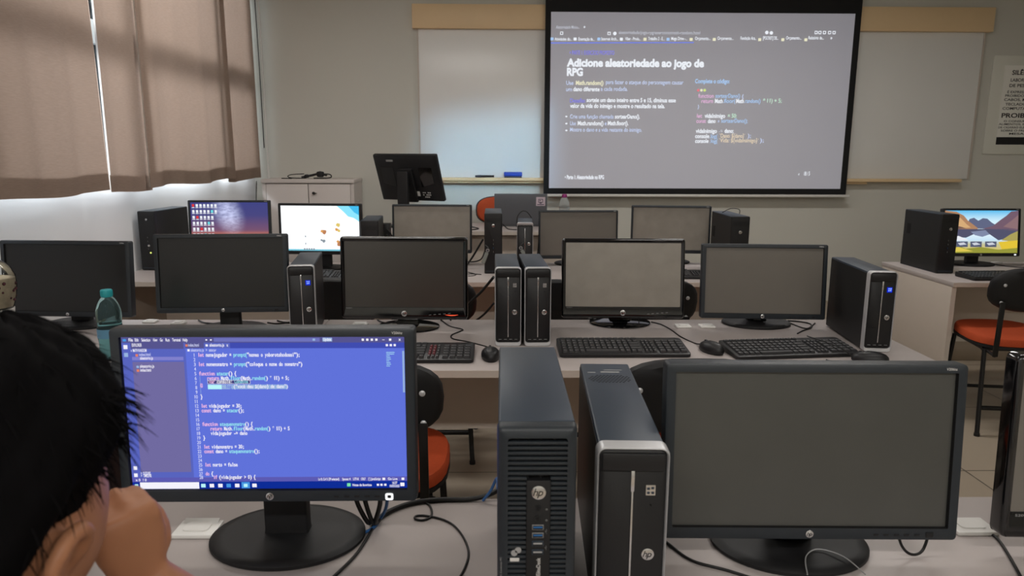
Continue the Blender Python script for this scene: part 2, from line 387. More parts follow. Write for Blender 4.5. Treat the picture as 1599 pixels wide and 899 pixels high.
SLIDE = [
('Aleatoriedade Minicu...', 0.442, 0.634, 2.406, 0, 'g'),
('+', 0.665, 0.681, 2.407, 0, 'w'),
('aleatoriedade/jogo-rpg/exercicios/math-random.html', 0.953, 1.615, 2.368, 0, 'g'),
('Atividades do...', 0.433, 0.573, 2.314, 0, 'w'),
('Ementação de...', 0.626, 0.756, 2.315, 0, 'w'),
('Internet Arch...', 0.813, 0.949, 2.317, 0, 'w'),
('Viber - Produ...', 1.006, 1.132, 2.319, 0, 'w'),
('Trabalho 2 - E...', 1.194, 1.325, 2.321, 0, 'w'),
('Mega Drive -...', 1.382, 1.513, 2.323, 0, 'w'),
('Orçamento...', 1.576, 1.702, 2.325, 0, 'w'),
('Orçamento...', 1.759, 1.89, 2.327, 0, 'w'),
('Fundação Ara...', 1.948, 2.079, 2.329, 0, 'w'),
('[POCKET] DE...', 2.131, 2.257, 2.331, 0, 'w'),
('Orçamento...', 2.32, 2.446, 2.333, 0, 'w'),
('Relatório de...', 2.504, 2.63, 2.335, 0, 'w'),
('»', 2.683, 2.699, 2.337, 0, 'w'),
('+ PARTE 1: EXERCÍCIO PROPOSTO', 0.555, 0.921, 2.205, 0, 'p'),
('Adicione aleatoriedade ao jogo de', 0.535, 1.66, 2.114, 2, 'w'),
('RPG', 0.537, 0.668, 2.041, 2, 'w'),
('Use', 0.533, 0.591, 1.967, 0, 'l'),
('Math.random()', 0.612, 0.838, 1.968, 1, 'y'),
('para fazer o ataque do personagem causar', 0.859, 1.498, 1.975, 0, 'l'),
('um', 0.533, 0.581, 1.917, 0, 'l'),
('dano diferente', 0.592, 0.808, 1.918, 1, 'w'),
('a cada rodada.', 0.818, 1.04, 1.921, 0, 'l'),
('Desafio:', 0.567, 0.694, 1.827, 0, 'p'),
('sorteie um dano inteiro entre 5 e 15, diminua esse', 0.704, 1.441, 1.832, 1, 'w'),
('valor da vida do inimigo e mostre o resultado na tela.', 0.568, 1.353, 1.785, 1, 'w'),
('•', 0.529, 0.548, 1.701, 1, 'w'),
('Crie uma função chamada', 0.569, 0.931, 1.699, 0, 'l'),
('sortearDano().', 0.941, 1.149, 1.7, 1, 'w'),
('•', 0.53, 0.549, 1.644, 1, 'w'),
('Use', 0.57, 0.618, 1.644, 0, 'l'),
('Math.random()', 0.634, 0.847, 1.645, 1, 'w'),
('e', 0.858, 0.874, 1.645, 0, 'l'),
('Math.floor().', 0.884, 1.055, 1.646, 1, 'w'),
('•', 0.531, 0.55, 1.589, 1, 'w'),
('Mostre o dano e a vida restante do inimigo.', 0.571, 1.169, 1.593, 0, 'l'),
('Complete o código:', 1.593, 1.879, 1.986, 1, 'c'),
('function', 1.626, 1.753, 1.869, 0, 'k'),
('sortearDano()', 1.769, 1.971, 1.87, 0, 'c'),
('{', 1.987, 2.003, 1.87, 0, 'l'),
('return', 1.654, 1.75, 1.828, 0, 'k'),
('Math', 1.766, 1.83, 1.828, 1, 'w'),
('.floor(', 1.835, 1.936, 1.829, 0, 'c'),
('Math', 1.942, 2.006, 1.829, 1, 'w'),
('.random()', 2.011, 2.144, 1.83, 0, 'c'),
('* 11) + 5;', 2.165, 2.32, 1.833, 0, 'n'),
('}', 1.625, 1.638, 1.785, 0, 'l'),
('let', 1.623, 1.666, 1.708, 0, 'k'),
('vidaInimigo', 1.687, 1.858, 1.709, 1, 'w'),
('= 50;', 1.88, 1.954, 1.71, 0, 'n'),
('const', 1.62, 1.7, 1.667, 0, 'k'),
('dano', 1.716, 1.78, 1.667, 1, 'w'),
('=', 1.797, 1.813, 1.667, 0, 'l'),
('sortearDano();', 1.828, 2.048, 1.67, 0, 'c'),
('vidaInimigo', 1.619, 1.796, 1.586, 1, 'w'),
('-=', 1.812, 1.844, 1.586, 0, 'g'),
('dano;', 1.86, 1.935, 1.588, 1, 'w'),
('console', 1.616, 1.734, 1.544, 1, 'w'),
('.log(', 1.739, 1.803, 1.544, 0, 'c'),
('`Dano: ${dano}`', 1.819, 2.034, 1.548, 0, 'o'),
(');', 2.056, 2.083, 1.549, 0, 'l'),
('console', 1.618, 1.73, 1.505, 1, 'w'),
('.log(', 1.741, 1.806, 1.505, 0, 'c'),
('`Vida: ${vidaInimigo}`', 1.816, 2.15, 1.51, 0, 'o'),
(');', 2.161, 2.193, 1.512, 0, 'l'),
('• Parte 1: Aleatoriedade no RPG', 0.535, 0.864, 1.203, 1, 'w'),
('‹', 2.505, 2.516, 1.238, 0, 'w'),
('18 / 5', 2.554, 2.603, 1.238, 0, 'w'),
]
pc = {'w': glow('slide_white', (236, 240, 246)), 'g': glow('slide_grey', (186, 188, 196)), 'p': glow('slide_purple', (126, 124, 226)),
      'l': glow('slide_pale', (196, 208, 238)), 'y': glow('slide_yellow', (232, 228, 196)), 'c': glow('slide_cyan', (168, 200, 238)),
      'k': glow('slide_pink', (226, 178, 214)), 'n': glow('slide_mint', (196, 232, 206)), 'o': glow('slide_sand', (226, 208, 180)),
      'b': glow('slide_bar', (112, 130, 232)), 'r': glow('slide_red', (226, 120, 130)), 'e': glow('slide_lime', (206, 226, 130))}
g = G()
pl = lambda u, v: (u - cx, -0.0055, v - SZ0)
for s, x0, x1, z, w, c in SLIDE:
    size = 0.047 if w < 2 else 0.084
    if s in ('•', '+', '=', '{', '}', '‹', '»'): size *= 0.8
    if z > 2.25: size = 0.036
    text(g, s, pl, pc[c], size, x0, z, width=x1 - x0, weight=0.5 + w * 1.2)
for i, (x, z) in enumerate(((1.623, 1.929), (1.649, 1.929), (1.676, 1.929), (2.159, 2.386), (2.196, 2.383), (0.921, 2.371))):
    r = 0.011 if i < 3 else 0.014
    g.poly([(x + r * math.cos(k * R(30)) - cx, -0.0055, z + r * math.sin(k * R(30)) - SZ0) for k in range(12)], pc['rye'[i]] if i < 3 else pc['w'])
def hollow(x, z, r, m):
    for a, b, c, d in ((-1, -1, 1, -0.6), (-1, 0.6, 1, 1), (-1, -0.6, -0.6, 0.6), (0.6, -0.6, 1, 0.6)):
        g.poly([pl(x + a * r, z + b * r), pl(x + c * r, z + b * r), pl(x + c * r, z + d * r), pl(x + a * r, z + d * r)], m)
for x in (2.563, 2.594, 2.631, 2.673, 2.71, 0.874, 0.489): hollow(x, 2.388 if x > 2 else 2.371, 0.012, pc['w'])
for i, x in enumerate((0.412, 0.599, 0.792, 0.975, 1.168, 1.356, 1.544, 1.733, 2.105, 2.294, 2.483)):
    z = 2.325 + 0.005 * i / 10; m = (pc['c'], pc['w'], pc['c'], pc['w'], pc['y'], pc['c'])[i] if i < 6 else pc['y']
    g.poly([pl(x - 0.012, z - 0.010), pl(x + 0.012, z - 0.010), pl(x + 0.012, z + 0.012), pl(x - 0.012, z + 0.012)], m)
g.poly([pl(0.402, 2.291), pl(1.567, 2.301), pl(1.567, 2.308), pl(0.402, 2.299)], pc['b'])
g.done('projected_text', im)

# poster on the right
t = thing('wall_notice', 'white wall notice at the right edge with black printed text asking for silence', 'notice', (4.40, WY, 1.42))
g = G(); g.box((-0.285, -0.012, 0.0), (0.285, -0.001, 0.81), mat('notice_acrylic', (218, 218, 208), 0.5, var=0.02), 0.002); g.done('backing_sheet', t)
PAP = mat('notice_paper', (236, 235, 228), 0.7, var=0.03, vscale=5)
g = G(); g.box((-0.185, -0.0145, 0.075), (0.20, -0.0125, 0.73), PAP); pp = g.done('paper', t)
INK = mat('notice_ink', (22, 22, 24), 0.7, var=0.05)
g = G(); pn = lambda u, v: (u, -0.0155, v)
for s, z, h, w, wd_ in (('SILÊNCIO', 0.655, 0.052, 1.5, 0.24), ('LABORATÓRIO', 0.60, 0.036, 1.2, 0.25), ('DE PESQUISA', 0.555, 0.036, 1.2, 0.26), ('É EXPRESSAMENTE', 0.505, 0.028, 1, 0.28),
                        ('PROIBIDO RETIRAR', 0.475, 0.028, 1, 0.31), ('CABOS, MOUSES,', 0.442, 0.030, 1, 0.32), ('TECLADOS DOS', 0.405, 0.030, 1, 0.29), ('COMPUTADORES', 0.37, 0.030, 1, 0.33),
                        ('PROIBIDO', 0.305, 0.052, 1.6, 0.33), ('O CONSUMO DE', 0.268, 0.022, 1, 0.28), ('ALIMENTOS, BEBIDAS E', 0.243, 0.022, 1, 0.36), ('DE CIGARRO ELETRÔNICO', 0.216, 0.022, 1, 0.36),
                        ('SOBRE O PRESENTE', 0.19, 0.022, 1, 0.31), ('MESAS.', 0.164, 0.022, 1, 0.16)):
    g = G(); text(g, s, pn, INK, h, -wd_ / 2, z, width=wd_, weight=w); g.done('text_line', pp)
g = G(); g.box((-0.185, -0.0155, 0.08), (0.20, -0.0145, 0.143), INK); g.done('printed_bar', pp)

# low white cabinet in the corner
t = thing('cabinet', 'low white two-door cabinet in the corner under the curtain wand', 'cabinet', (-1.555, 6.0, 0.14))
CW = mat('cabinet_laminate', (208, 200, 196), 0.5, var=0.02)
hh = 1.063
g = G(); g.box((-0.368, -0.14, 0), (-0.34, 0.19, hh - 0.03), CW); g.box((0.34, -0.14, 0), (0.368, 0.19, hh - 0.03), CW); g.box((-0.34, -0.12, 0), (0.34, 0.19, 0.06), CW)
g.box((-0.34, 0.17, 0.06), (0.34, 0.19, hh - 0.03), CW); g.box((-0.372, -0.155, hh - 0.03), (0.372, 0.195, hh), CW, 0.003); g.done('carcass', t)
for s_ in (-1, 1):
    g = G(); xs = sorted((s_ * 0.003, s_ * 0.337)); g.box((xs[0], -0.142, 0.065), (xs[1], -0.122, hh - 0.036), CW, 0.002); d = g.done('door', t)
    if s_ > 0:
        g = G(); g.cyl((0.045, -0.142, hh - 0.11), (0.045, -0.158, hh - 0.11), 0.011, 0.012, BLK, 16); g.box((0.052, -0.158, hh - 0.113), (0.07, -0.150, hh - 0.107), BLK, 0.001); g.done('lock_knob', d)
g = G()
for k in range(2): g.cyl((0.369, 0.00 + 0.06 * k, hh - 0.18), (0.373, 0.00 + 0.06 * k, hh - 0.18), 0.008, 0.008, LABELW, 12)
g.done('side_cap', t)
t = thing('headset', 'black corded headset lying folded on top of the white cabinet', 'headset', (-1.53, 5.95, 1.203))
g = G()
g.tube([(-0.10, 0, 0.012), (-0.02, 0.02, 0.028), (0.05, 0.0, 0.042), (0.11, -0.01, 0.030)], 0.010, BLK, 8, 4); g.done('headband', t)
for x, z, r_ in ((0.055, 0.038, 0.032), (-0.055, 0.022, 0.02)):
    g = G(); g.lathe([(0.001, -r_ * 0.8), (r_ * 0.7, -r_ * 0.7), (r_, 0), (r_ * 0.8, r_ * 0.6), (0.001, r_ * 0.8)], BLKM, 20, (x, 0, z), 1.1, 0.8); g.done('ear_cushion', t)
g = G(); g.tube([(-0.06, 0, 0.006), (-0.17, -0.02, 0.008), (-0.21, 0.0, 0.020), (-0.18, 0.02, 0.034), (-0.08, 0.01, 0.040)], 0.004, CABLE, 8, 6)
g.tube([(0.07, 0, 0.04), (0.13, -0.01, 0.038), (0.145, 0.0, 0.022), (0.12, 0.01, 0.008), (0.0, 0.0, 0.006)], 0.005, CABLE, 8, 6)
g.tube([(-0.17, -0.03, 0.004), (-0.23, -0.03, 0.005), (-0.25, -0.04, 0.005)], 0.004, CABLE, 8, 4); g.done('cord', t)

# ------------------------------------------------------------------ desks
def desk(label, x0, x1, yf, yb, ztop=0.75, zf=0.0, group='white laminate lab desks', panel_z=0.31, front_panel=False):
    xc = (x0 + x1) / 2; w = (x1 - x0) / 2 - 0.001; d = yb - yf
    t = thing('desk', label, 'desk', (xc, yf, zf), 0, group); h = ztop - zf
    g = G(); g.box((-w, 0, h - 0.026), (w, d, h), LAM, 0.0025); tp = g.done('desktop', t)
    g = G(); g.box((-w, -0.0012, h - 0.0245), (w, 0.0008, h - 0.0015), EDGE); g.done('edge_band', tp)
    for s_ in (-1, 1):
        xs = sorted((s_ * (w - 0.001), s_ * (w - 0.026)))
        g = G(); g.box((xs[0], 0.012, 0.004), (xs[1], d - 0.01, h - 0.0265), PANEL, 0.002); sp_ = g.done('side_panel', t)
        g = G(); g.box((xs[0], 0.0105, 0.004), (xs[1], 0.0118, h - 0.0265), EDGE); g.done('edge_band', sp_)
    g = G(); y = d - 0.075
    if front_panel: y = 0.05
    g.box((-w + 0.027, y, panel_z), (w - 0.027, y + 0.018, h - 0.0265), MODEST if not front_panel else PANEL, 0.001); g.done('modesty_panel', t)
    return t
desk('near white desk under the lit code monitor, where the person sits', -2.085, 0.10, 0.62, 1.318)
desk('near white desk under the right-hand switched-off monitor', 0.10, 1.44, 0.62, 1.318)
desk('second-row white desk at the left under the two darkest monitors', -2.085, -0.70, 2.168, 2.862)
desk('second-row white desk carrying the middle pair of slim towers and the keyboards', -0.70, 1.44, 2.168, 2.862)
desk('third-row white desk in the left corner under the lit night-sky monitor', -2.085, -0.70, 3.723, 4.415)
desk('third-row white desk in the middle behind the paired slim towers', -0.70, 1.44, 3.723, 4.415)
desk('white desk across the aisle at the right, under the mountain-wallpaper monitor', 2.405, 3.95, 3.723, 4.46)
desk("teacher's pale desk in front of the whiteboard with the open laptop", -1.02, 0.62, 4.95, 5.55, 0.884, 0.14, None, 0.06, True)

# ------------------------------------------------------------------ chairs
def chair(label, x, y, rz=0.0, z=0.0, group='orange and black four-legged chairs', bz=0.0):
    """local: sitter faces +y, back rest at y=-0.2"""
    t = thing('chair', label, 'chair', (x, y, z), rz, group)
    def pad(cx_, cy_, sx, sy, n=28, p=2.8):
        out = []
        for i in range(n):
            a = 2 * math.pi * i / n; c, s = math.cos(a), math.sin(a)
            out.append((cx_ + sx * math.copysign(abs(c) ** (2 / p), c), cy_ + sy * math.copysign(abs(s) ** (2 / p), s)))
        return out
    g = G()
    L = []
    for k, zz in ((0.93, 0.467), (1.0, 0.475), (1.0, 0.498), (0.97, 0.510), (0.85, 0.517), (0.4, 0.513)):
        L.append([(a, b, zz + 0.05 * (b - 0.04)) for a, b in pad(0, 0.04, 0.205 * k, 0.205 * k)])
    g.loft(L, ORANGE); g.done('seat', t)
    g = G(); L = [[(a, b, zz + 0.05 * (b - 0.04)) for a, b in pad(0, 0.04, 0.205 * k, 0.205 * k)] for k, zz in ((0.9, 0.454), (1.005, 0.458), (1.005, 0.472), (0.95, 0.473))]
    g.loft(L, BLKM); g.done('seat_pan', t)
    def back(dy0, prof, m, name):
        g = G(); L = []
        for k, dy in prof:
            row = []
            for a, b in pad(0, 0.765 + bz, 0.205 * k, 0.112 * k):
                row.append((a, -0.195 + dy0 + dy + 0.35 * a * a * 1.6 - (b - 0.77) * 0.18 - 0.02, b))
            L.append(row)
        g.loft(L, m); return g.done(name, t)
    back(0, ((0.93, 0.002), (0.965, 0.008), (0.965, 0.020), (0.90, 0.032), (0.6, 0.038)), ORANGE, 'backrest_cushion')
    sh = back(0, ((0.6, -0.020), (0.92, -0.016), (1.0, -0.006), (1.02, 0.006), (1.02, 0.016), (0.98, 0.017)), BLKM, 'backrest_shell')
    for s_ in (-1, 1):
        for zz in (0.70, 0.79):
            g = G(); px = s_ * 0.155; py = -0.195 + 0.56 * px * px - (zz - 0.77) * 0.18 - 0.02 - 0.018
            g.lathe([(0.0085, 0.0), (0.0085, 0.002), (0.006, 0.004), (0.001, 0.005)], SILV, 14, M=Matrix.Translation((px, py, zz + bz)) @ Matrix.Rotation(R(90), 4, 'X')); g.done('screw_cap', sh)
    for s_ in (-1, 1):
        g = G(); g.box((s_ * 0.155 - 0.0125, -0.004, 0), (s_ * 0.155 + 0.0125, 0.004, 0.28), TUBE, 0.002, M=Matrix.Translation((0, -0.213, 0.425)) @ Matrix.Rotation(R(2), 4, 'X'))
        g.tube([(s_ * 0.155, -0.213, 0.43), (s_ * 0.155, -0.12, 0.437), (s_ * 0.155, 0.16, 0.442)], 0.009, TUBE, 10, 3); g.done('back_upright', t)
        for yy, ye in ((0.19, 0.235), (-0.13, -0.20)):
            g = G(); g.tube([(s_ * 0.165, yy, 0.444), (s_ * 0.175, (yy + ye) / 2, 0.2), (s_ * 0.185, ye, 0.012)], 0.0115, TUBE, 12, 3)
            g.cyl((s_ * 0.185, ye, 0.0), (s_ * 0.185, ye, 0.016), 0.014, 0.014, BLKM, 12); g.done('leg', t)
    for hw_, yy, zz, rr in ((0.165, 0.155, 0.446, 0.010), (0.165, -0.10, 0.438, 0.010), (0.18, -0.165, 0.14, 0.012), (0.18, 0.215, 0.14, 0.009)):
        g = G(); g.tube([(-hw_, yy, zz), (hw_, yy, zz)], rr, TUBE, 10, 0); g.done('cross_bar', t)
    return t
chair('orange chair between the first two rows, partly behind the lit code monitor', -0.365, 2.055, 0)
chair('black-backed chair between the first two rows, showing beside the near slim tower', 0.53, 2.075, 0)
chair('dark-backed chair behind the blue-lit slim tower of the second row', -0.745, 3.33, 0)
chair('dark-backed chair beside the middle glossy monitor with the red light', -0.318, 3.33, 0)
chair('dark-backed chair just left of the dusty glossy monitor', 0.240, 3.30, 0)
chair('dark-backed chair between the dusty monitor and the matt monitor of row two', 0.672, 3.33, 0)
chair('orange chair pushed under the desk across the aisle at the right', 2.652, 3.62, R(-8))
chair("teacher's chair facing the class, orange back showing above the desk", 0.0, 5.72, R(180), 0.14, None, 0.05)
chair('chair the person in the foreground is sitting on', -0.40, 0.19, 0, 0, None)
# ------------------------------------------------------------------ monitors
def monitor(label, x, y, yaw, tilt, zb, kind='matt', lcd=None, group=None, model='V206hz', w=0.4766, h=0.29, bez=0.0165, top=0.0150, bot=0.0210, led=None, zbase=0.75, base='ellipse', frame=None, gfx=None, logo_r=0.0062, neck_w=0.074, buttons=True):
    """x, y: middle of the lower front edge; zb: its height above the floor"""
    yaw, tilt = R(yaw), R(tilt)
    D = 0.085
    t = thing('monitor', label, 'monitor', (x - math.sin(yaw) * D, y + math.cos(yaw) * D, zbase), yaw, group)
    ct, st = math.cos(tilt), math.sin(tilt); z0 = zb - zbase
    T = lambda u, v, q=0.0: (u, -D + st * v + ct * q, z0 + ct * v - st * q)
    fr = frame or (GLOSS if kind == 'gloss' else CHAR)
    def ring(u0, u1, v0, v1, r, q): return [T(a, b, q) for a, b in rrect(u0, u1, v0, v1, r, 4)]
    W = w / 2
    g = G()
    if kind == 'gloss':
        loops = [ring(-W, W, 0, h, 0.012, 0.030), ring(-W, W, 0, h, 0.012, 0.008), ring(-W + 0.0008, W - 0.0008, 0.0008, h - 0.0008, 0.0115, 0.0045), ring(-W + 0.0028, W - 0.0028, 0.0028, h - 0.0028, 0.010, 0.0018), ring(-W + 0.0062, W - 0.0062, 0.006, h - 0.006, 0.008, 0.0002),
                 ring(-W + bez * 0.45, W - bez * 0.45, bot * 0.35, h - top * 0.5, 0.006, 0.001), ring(-W + bez * 0.9, W - bez * 0.9, bot * 0.95, h - top * 0.9, 0.003, 0.006)]
    else:
        loops = [ring(-W, W, 0, h, 0.007, 0.030), ring(-W, W, 0, h, 0.007, 0.004), ring(-W + 0.0008, W - 0.0008, 0.0008, h - 0.0008, 0.0065, 0.0012), ring(-W + 0.003, W - 0.003, 0.003, h - 0.003, 0.006, 0.0),
                 ring(-W + bez - 0.0012, W - bez + 0.0012, bot - 0.0012, h - top + 0.0012, 0.002, 0.0)]
    g.loft(loops, fr, False, False); bz = g.done('bezel', t, 30)
    g = G(); a = loops[-1]
    g.loft([a, ring(-W + bez, W - bez, bot, h - top, 0.0015, 0.007)], DARK, False, False); g.done('inner_rim', bz)
    g = G(); g.loft([ring(-W + 0.001, W - 0.001, 0.001, h - 0.001, 0.007, 0.0295), ring(-W + 0.012, W - 0.012, 0.012, h - 0.012, 0.02, 0.040), ring(-W + 0.07, W - 0.07, 0.05, h - 0.05, 0.02, 0.052)], BLKM, False, True); g.done('back_shell', t)
    su0, su1, sv0, sv1 = -W + bez, W - bez, bot, h - top
    g = G(); g.poly([T(su0 - .001, sv0 - .001, 0.0065), T(su1 + .001, sv0 - .001, 0.0065), T(su1 + .001, sv1 + .001, 0.0065), T(su0 - .001, sv1 + .001, 0.0065)], lcd or LCD); scr = g.done('screen', t)
    if gfx: gfx(scr, lambda u, v, q=0.0: T(su0 + u * (su1 - su0), sv1 - v * (sv1 - sv0), 0.0060 - q), su1 - su0, sv1 - sv0)
    logo(t, lambda u, v, d: T(u, bot * 0.47 + v, -d), logo_r)
    if model:
        g = G()
        if kind == 'gloss': text(g, model, lambda u, v: T(u, v, -0.0008), TXTG, 0.006, -W + bez + 0.003, bot * 0.86, width=0.022)
        else: text(g, model, lambda u, v: T(u, v, -0.0004), LABELW, 0.0058, W - bez - 0.019, h - top * 0.62, width=0.017, weight=0.6)
        g.done('model_text', bz)
    if buttons:
        for k in range(5):
            g = G()
            if kind == 'gloss':
                u = W - 0.145 + 0.018 * k; vv = bot * 0.36 + 0.0015 * k
                g.poly([T(u, vv, -0.0009), T(u + 0.009, vv + 0.0008, -0.0009), T(u + 0.009, vv + 0.0022, -0.0009), T(u, vv + 0.0014, -0.0009)], TXTG)
            else:
                u = W - 0.135 + 0.0165 * k
                g.box((0, 0, 0), (0.0085, 0.002, 0.0032), BLK, 0.0006, M=Matrix.Translation(T(u, bot * 0.36, -0.0008)))
            g.done('button', t)
        if kind != 'gloss':
            g = G(); u = W - 0.135 + 0.0165 * 5.1
            g.box((0, 0, 0), (0.012, 0.002, 0.009), BLK, 0.001, M=Matrix.Translation(T(u, bot * 0.24, -0.001))); g.done('power_button', t)
    if led == 'white':
        g = G(); u = W - 0.135 + 0.0165 * 5.1 + 0.006; m = glow('power_ring_white', (250, 252, 255), 1.4)
        o_ = [T(u + a, bot * 0.44 + b, -0.0018) for a, b in rrect(-0.0065, 0.0065, -0.006, 0.006, 0.003, 3)]; i_ = [T(u + a, bot * 0.44 + b, -0.0018) for a, b in rrect(-0.003, 0.003, -0.0026, 0.0026, 0.0012, 3)]
        g.loft([o_, i_], m, False, False); g.done('power_light', t)
    if led == 'small':
        g = G(); u = W - 0.03; g.poly([T(u - 0.006, bot * 0.3, -0.002), T(u + 0.006, bot * 0.3, -0.002), T(u + 0.006, bot * 0.3 + 0.008, -0.002), T(u - 0.006, bot * 0.3 + 0.008, -0.002)], glow('power_dot_white', (250, 252, 255), 1.2)); g.done('power_light', t)
    if led == 'red':
        g = G(); m = glow('power_swoosh_red', (255, 92, 60), 1.3); u = W - 0.062; P = []
        n = 10
        lo = [T(u - 0.022 + 0.05 * i / n, bot * 0.40 - 0.006 * math.sin(math.pi * i / n * 0.8) + 0.004 * (i / n), -0.0016) for i in range(n + 1)]
        hi = [T(u - 0.022 + 0.05 * i / n, bot * 0.40 - 0.006 * math.sin(math.pi * i / n * 0.8) + 0.004 * (i / n) + 0.0035 * math.sin(math.pi * (i + 0.4) / (n + 0.8)), -0.0016) for i in range(n + 1)]
        g.loft([lo, hi], m, False, False, closed=False); g.done('power_light', t)
    # stand
    g = G(); zt = z0 + 0.075
    if kind == 'gloss':
        a = [(-0.040, -0.008), (0.040, -0.008), (0.040, 0.022), (-0.040, 0.022)]; L = []
        for k, zz, yy in ((1.12, 0.016, 0), (1.0, 0.03, 0), (0.78, z0 * 0.8, -0.004), (0.72, z0 + 0.02, -0.012), (0.7, zt, -0.020)): L.append([(u * k, v + yy, zz) for u, v in a])
        g.loft(L, GLOSS)
    else:
        L = [[(u, v + 0.0, zz) for u, v in rrect(-neck_w / 2 * k, neck_w / 2 * k, -0.014, 0.016, 0.004, 3)] for zz, k in ((0.012, 1.06), (0.022, 1.0), (zt, 1.0))]
        g.loft(L, BLKM)
        g.box((-0.05, -0.036, z0 + 0.03), (0.05, -0.010, z0 + 0.12), BLKM, 0.004)
    g.done('stand_neck', t)
    g = G()
    if kind == 'gloss': g.lathe([(0.117, 0.0), (0.122, 0.003), (0.121, 0.007), (0.108, 0.011), (0.06, 0.016), (0.001, 0.018)], GLOSS, 48, sx=1.0, sy=0.82)
    else: g.lathe([(0.130, 0.0), (0.134, 0.003), (0.134, 0.008), (0.128, 0.0115), (0.112, 0.013), (0.108, 0.0125), (0.06, 0.016), (0.001, 0.018)], BLKM, 56, sx=1.0, sy=0.80)
    g.done('stand_base', t)
    if base == 'badge':
        g = G(); g.box((-0.014, -0.0165, 0.018), (0.014, -0.0135, 0.0225), TXTG, 0.0005); g.done('neck_badge', t)
    return t

# -- what the lit screens show
def gfx_code(scr, P, W_, H_):
    C = dict(main=glow('code_blue', (96, 114, 218)), main2=glow('code_blue_bright', (106, 126, 232)), side=glow('code_sidebar', (112, 106, 160)), act=glow('code_activity_bar', (88, 100, 190)), top=glow('code_title_bar', (86, 84, 142)),
             tabs=glow('code_tab_bar', (64, 76, 176)), sel=glow('code_selected', (128, 128, 204)), srch=glow('code_search_box', (110, 114, 186)), task=glow('code_taskbar', (14, 44, 150)), stat=glow('code_status_bar', (92, 90, 178)),
             wh=glow('code_white', (244, 242, 252)), pk=glow('code_pink', (240, 186, 226)), cy=glow('code_cyan', (150, 226, 240)), num=glow('code_number', (212, 216, 250)), org=glow('code_orange', (226, 128, 96)),
             hl=glow('code_highlight', (150, 178, 222)), hl2=glow('code_highlight_bright', (186, 246, 250)), dk=glow('code_tooltip', (66, 62, 122)), icb=glow('code_task_icon', (70, 150, 226)), grn=glow('code_green', (120, 226, 170)))
    g = G()
    def rect(u0, v0, u1, v1, m, d): g.poly([P(u0, v0, d), P(u1, v0, d), P(u1, v1, d), P(u0, v1, d)], m)
    e = 0.0004
    rect(0, 0, 1, 1, C['main'], 0.0002); pass
    rect(0, 0, 1, 0.036, C['top'], e); rect(0, 0.036, 0.03, 0.922, C['act'], e); rect(0.03, 0.036, 0.224, 0.922, C['act'], 0.0003); rect(0.032, 0.036, 0.218, 0.075, C['top'], e)
    rect(0.034, 0.158, 0.216, 0.885, C['side'], e); rect(0.382, 0.036, 1, 0.072, C['tabs'], e); rect(0.224, 0.036, 0.29, 0.072, C['top'], e); rect(0.29, 0.036, 0.382, 0.072, C['act'], e)
    rect(0.034, 0.126, 0.215, 0.148, C['sel'], 0.0005); rect(0.326, 0.006, 0.70, 0.030, C['srch'], 0.0005); rect(0.71, 0.005, 0.744, 0.029, C['hl'], 0.0005)
    rect(0, 0.922, 1, 0.952, C['stat'], e); rect(0, 0.952, 1, 1, C['task'], e); rect(0.027, 0.954, 0.241, 0.998, C['wh'], 0.0006)
    rect(0.992, 0.09, 0.999, 0.36, C['hl'], 0.0005)
    rect(0.295, 0.277, 0.447, 0.302, C['wh'], 0.0005); rect(0.2962, 0.279, 0.4458, 0.300, C['dk'], 0.0006)
    rect(0.295, 0.307, 0.578, 0.336, C['hl'], 0.0005); rect(0.295, 0.307, 0.344, 0.336, C['hl2'], 0.0006)
    rect(0.268, 0.25, 0.2692, 0.375, C['hl'], 0.0005)
    tx = lambda u, v: P(u / W_, -v / H_, 0.0008)
    def line(s, u0, v, width, m='wh', w=1.2, size=0.0072): text(g, s, tx, C[m], size, u0 * W_, -v * H_, width=width * W_, weight=w)
    for s, u0, u1 in (('File', .027, .042), ('Edit', .049, .062), ('Selection', .072, .103), ('View', .112, .128), ('Go', .137, .147), ('Run', .157, .171), ('Terminal', .18, .209), ('Help', .217, .234)): line(s, u0, 0.027, u1 - u0)
    rect(0.006, 0.012, 0.018, 0.027, C['icb'], 0.0006); line('Update', .713, .024, .028, size=0.0065)
    for u in (.30, .316): rect(u - .003, .014, u + .003, .022, C['wh'], 0.0006)
    for u in (.853, .869, .885, .901, .95): rect(u - .004, .011, u + .004, .025, C['wh'], 0.0006)
    rect(.922, .017, .93, .02, C['wh'], 0.0006); line('x', .98, .025, .008); rect(.675, .010, .684, .024, C['hl'], 0.0006)
    line('EXPLORER', .037, .060, .035); line('index.html', .235, .060, .038, 'num', .6); rect(.225, .046, .233, .060, C['org'], 0.0006)
    line('aleatorio.js', .310, .060, .052); rect(.296, .046, .304, .060, C['wh'], 0.0006); line('x', .370, .060, .006)
    line('aleatorio.js  >  atacar', .243, .092, .09, 'num', .6); rect(.231, .077, .239, .091, C['wh'], 0.0006)
    for u in (.938, .952, .966): rect(u - .004, .046, u + .004, .060, C['wh'], 0.0006)
    line('v  MATH RANDOM', .032, .094, .055); line('index.html', .060, .120, .04, 'num', .6); line('aleatorio.js', .062, .143, .046); line('aleatorio.js', .06, .195, .05); line('index.html', .06, .22, .038)
    for v in (.112, .21): rect(.047, v - .004, .056, v + .012, C['org'], 0.0006)
    rect(.047, .183, .056, .197, C['hl'], 0.0006)
    line('>  OUTLINE', .033, .902, .035); line('>  TIMELINE', .033, .918, .038)
    for v in (.05, .10): rect(.007, v, .021, v + .026, C['wh' if v < .08 else 'hl'], 0.0006)
    for v in (.845, .893): rect(.008, v, .021, v + .024, C['wh'], 0.0006)
    LH = 0.03012; CW_ = 0.00695 * W_; sz = 0.0083
    K, Cn, Wh = C['pk'], C['cy'], C['wh']
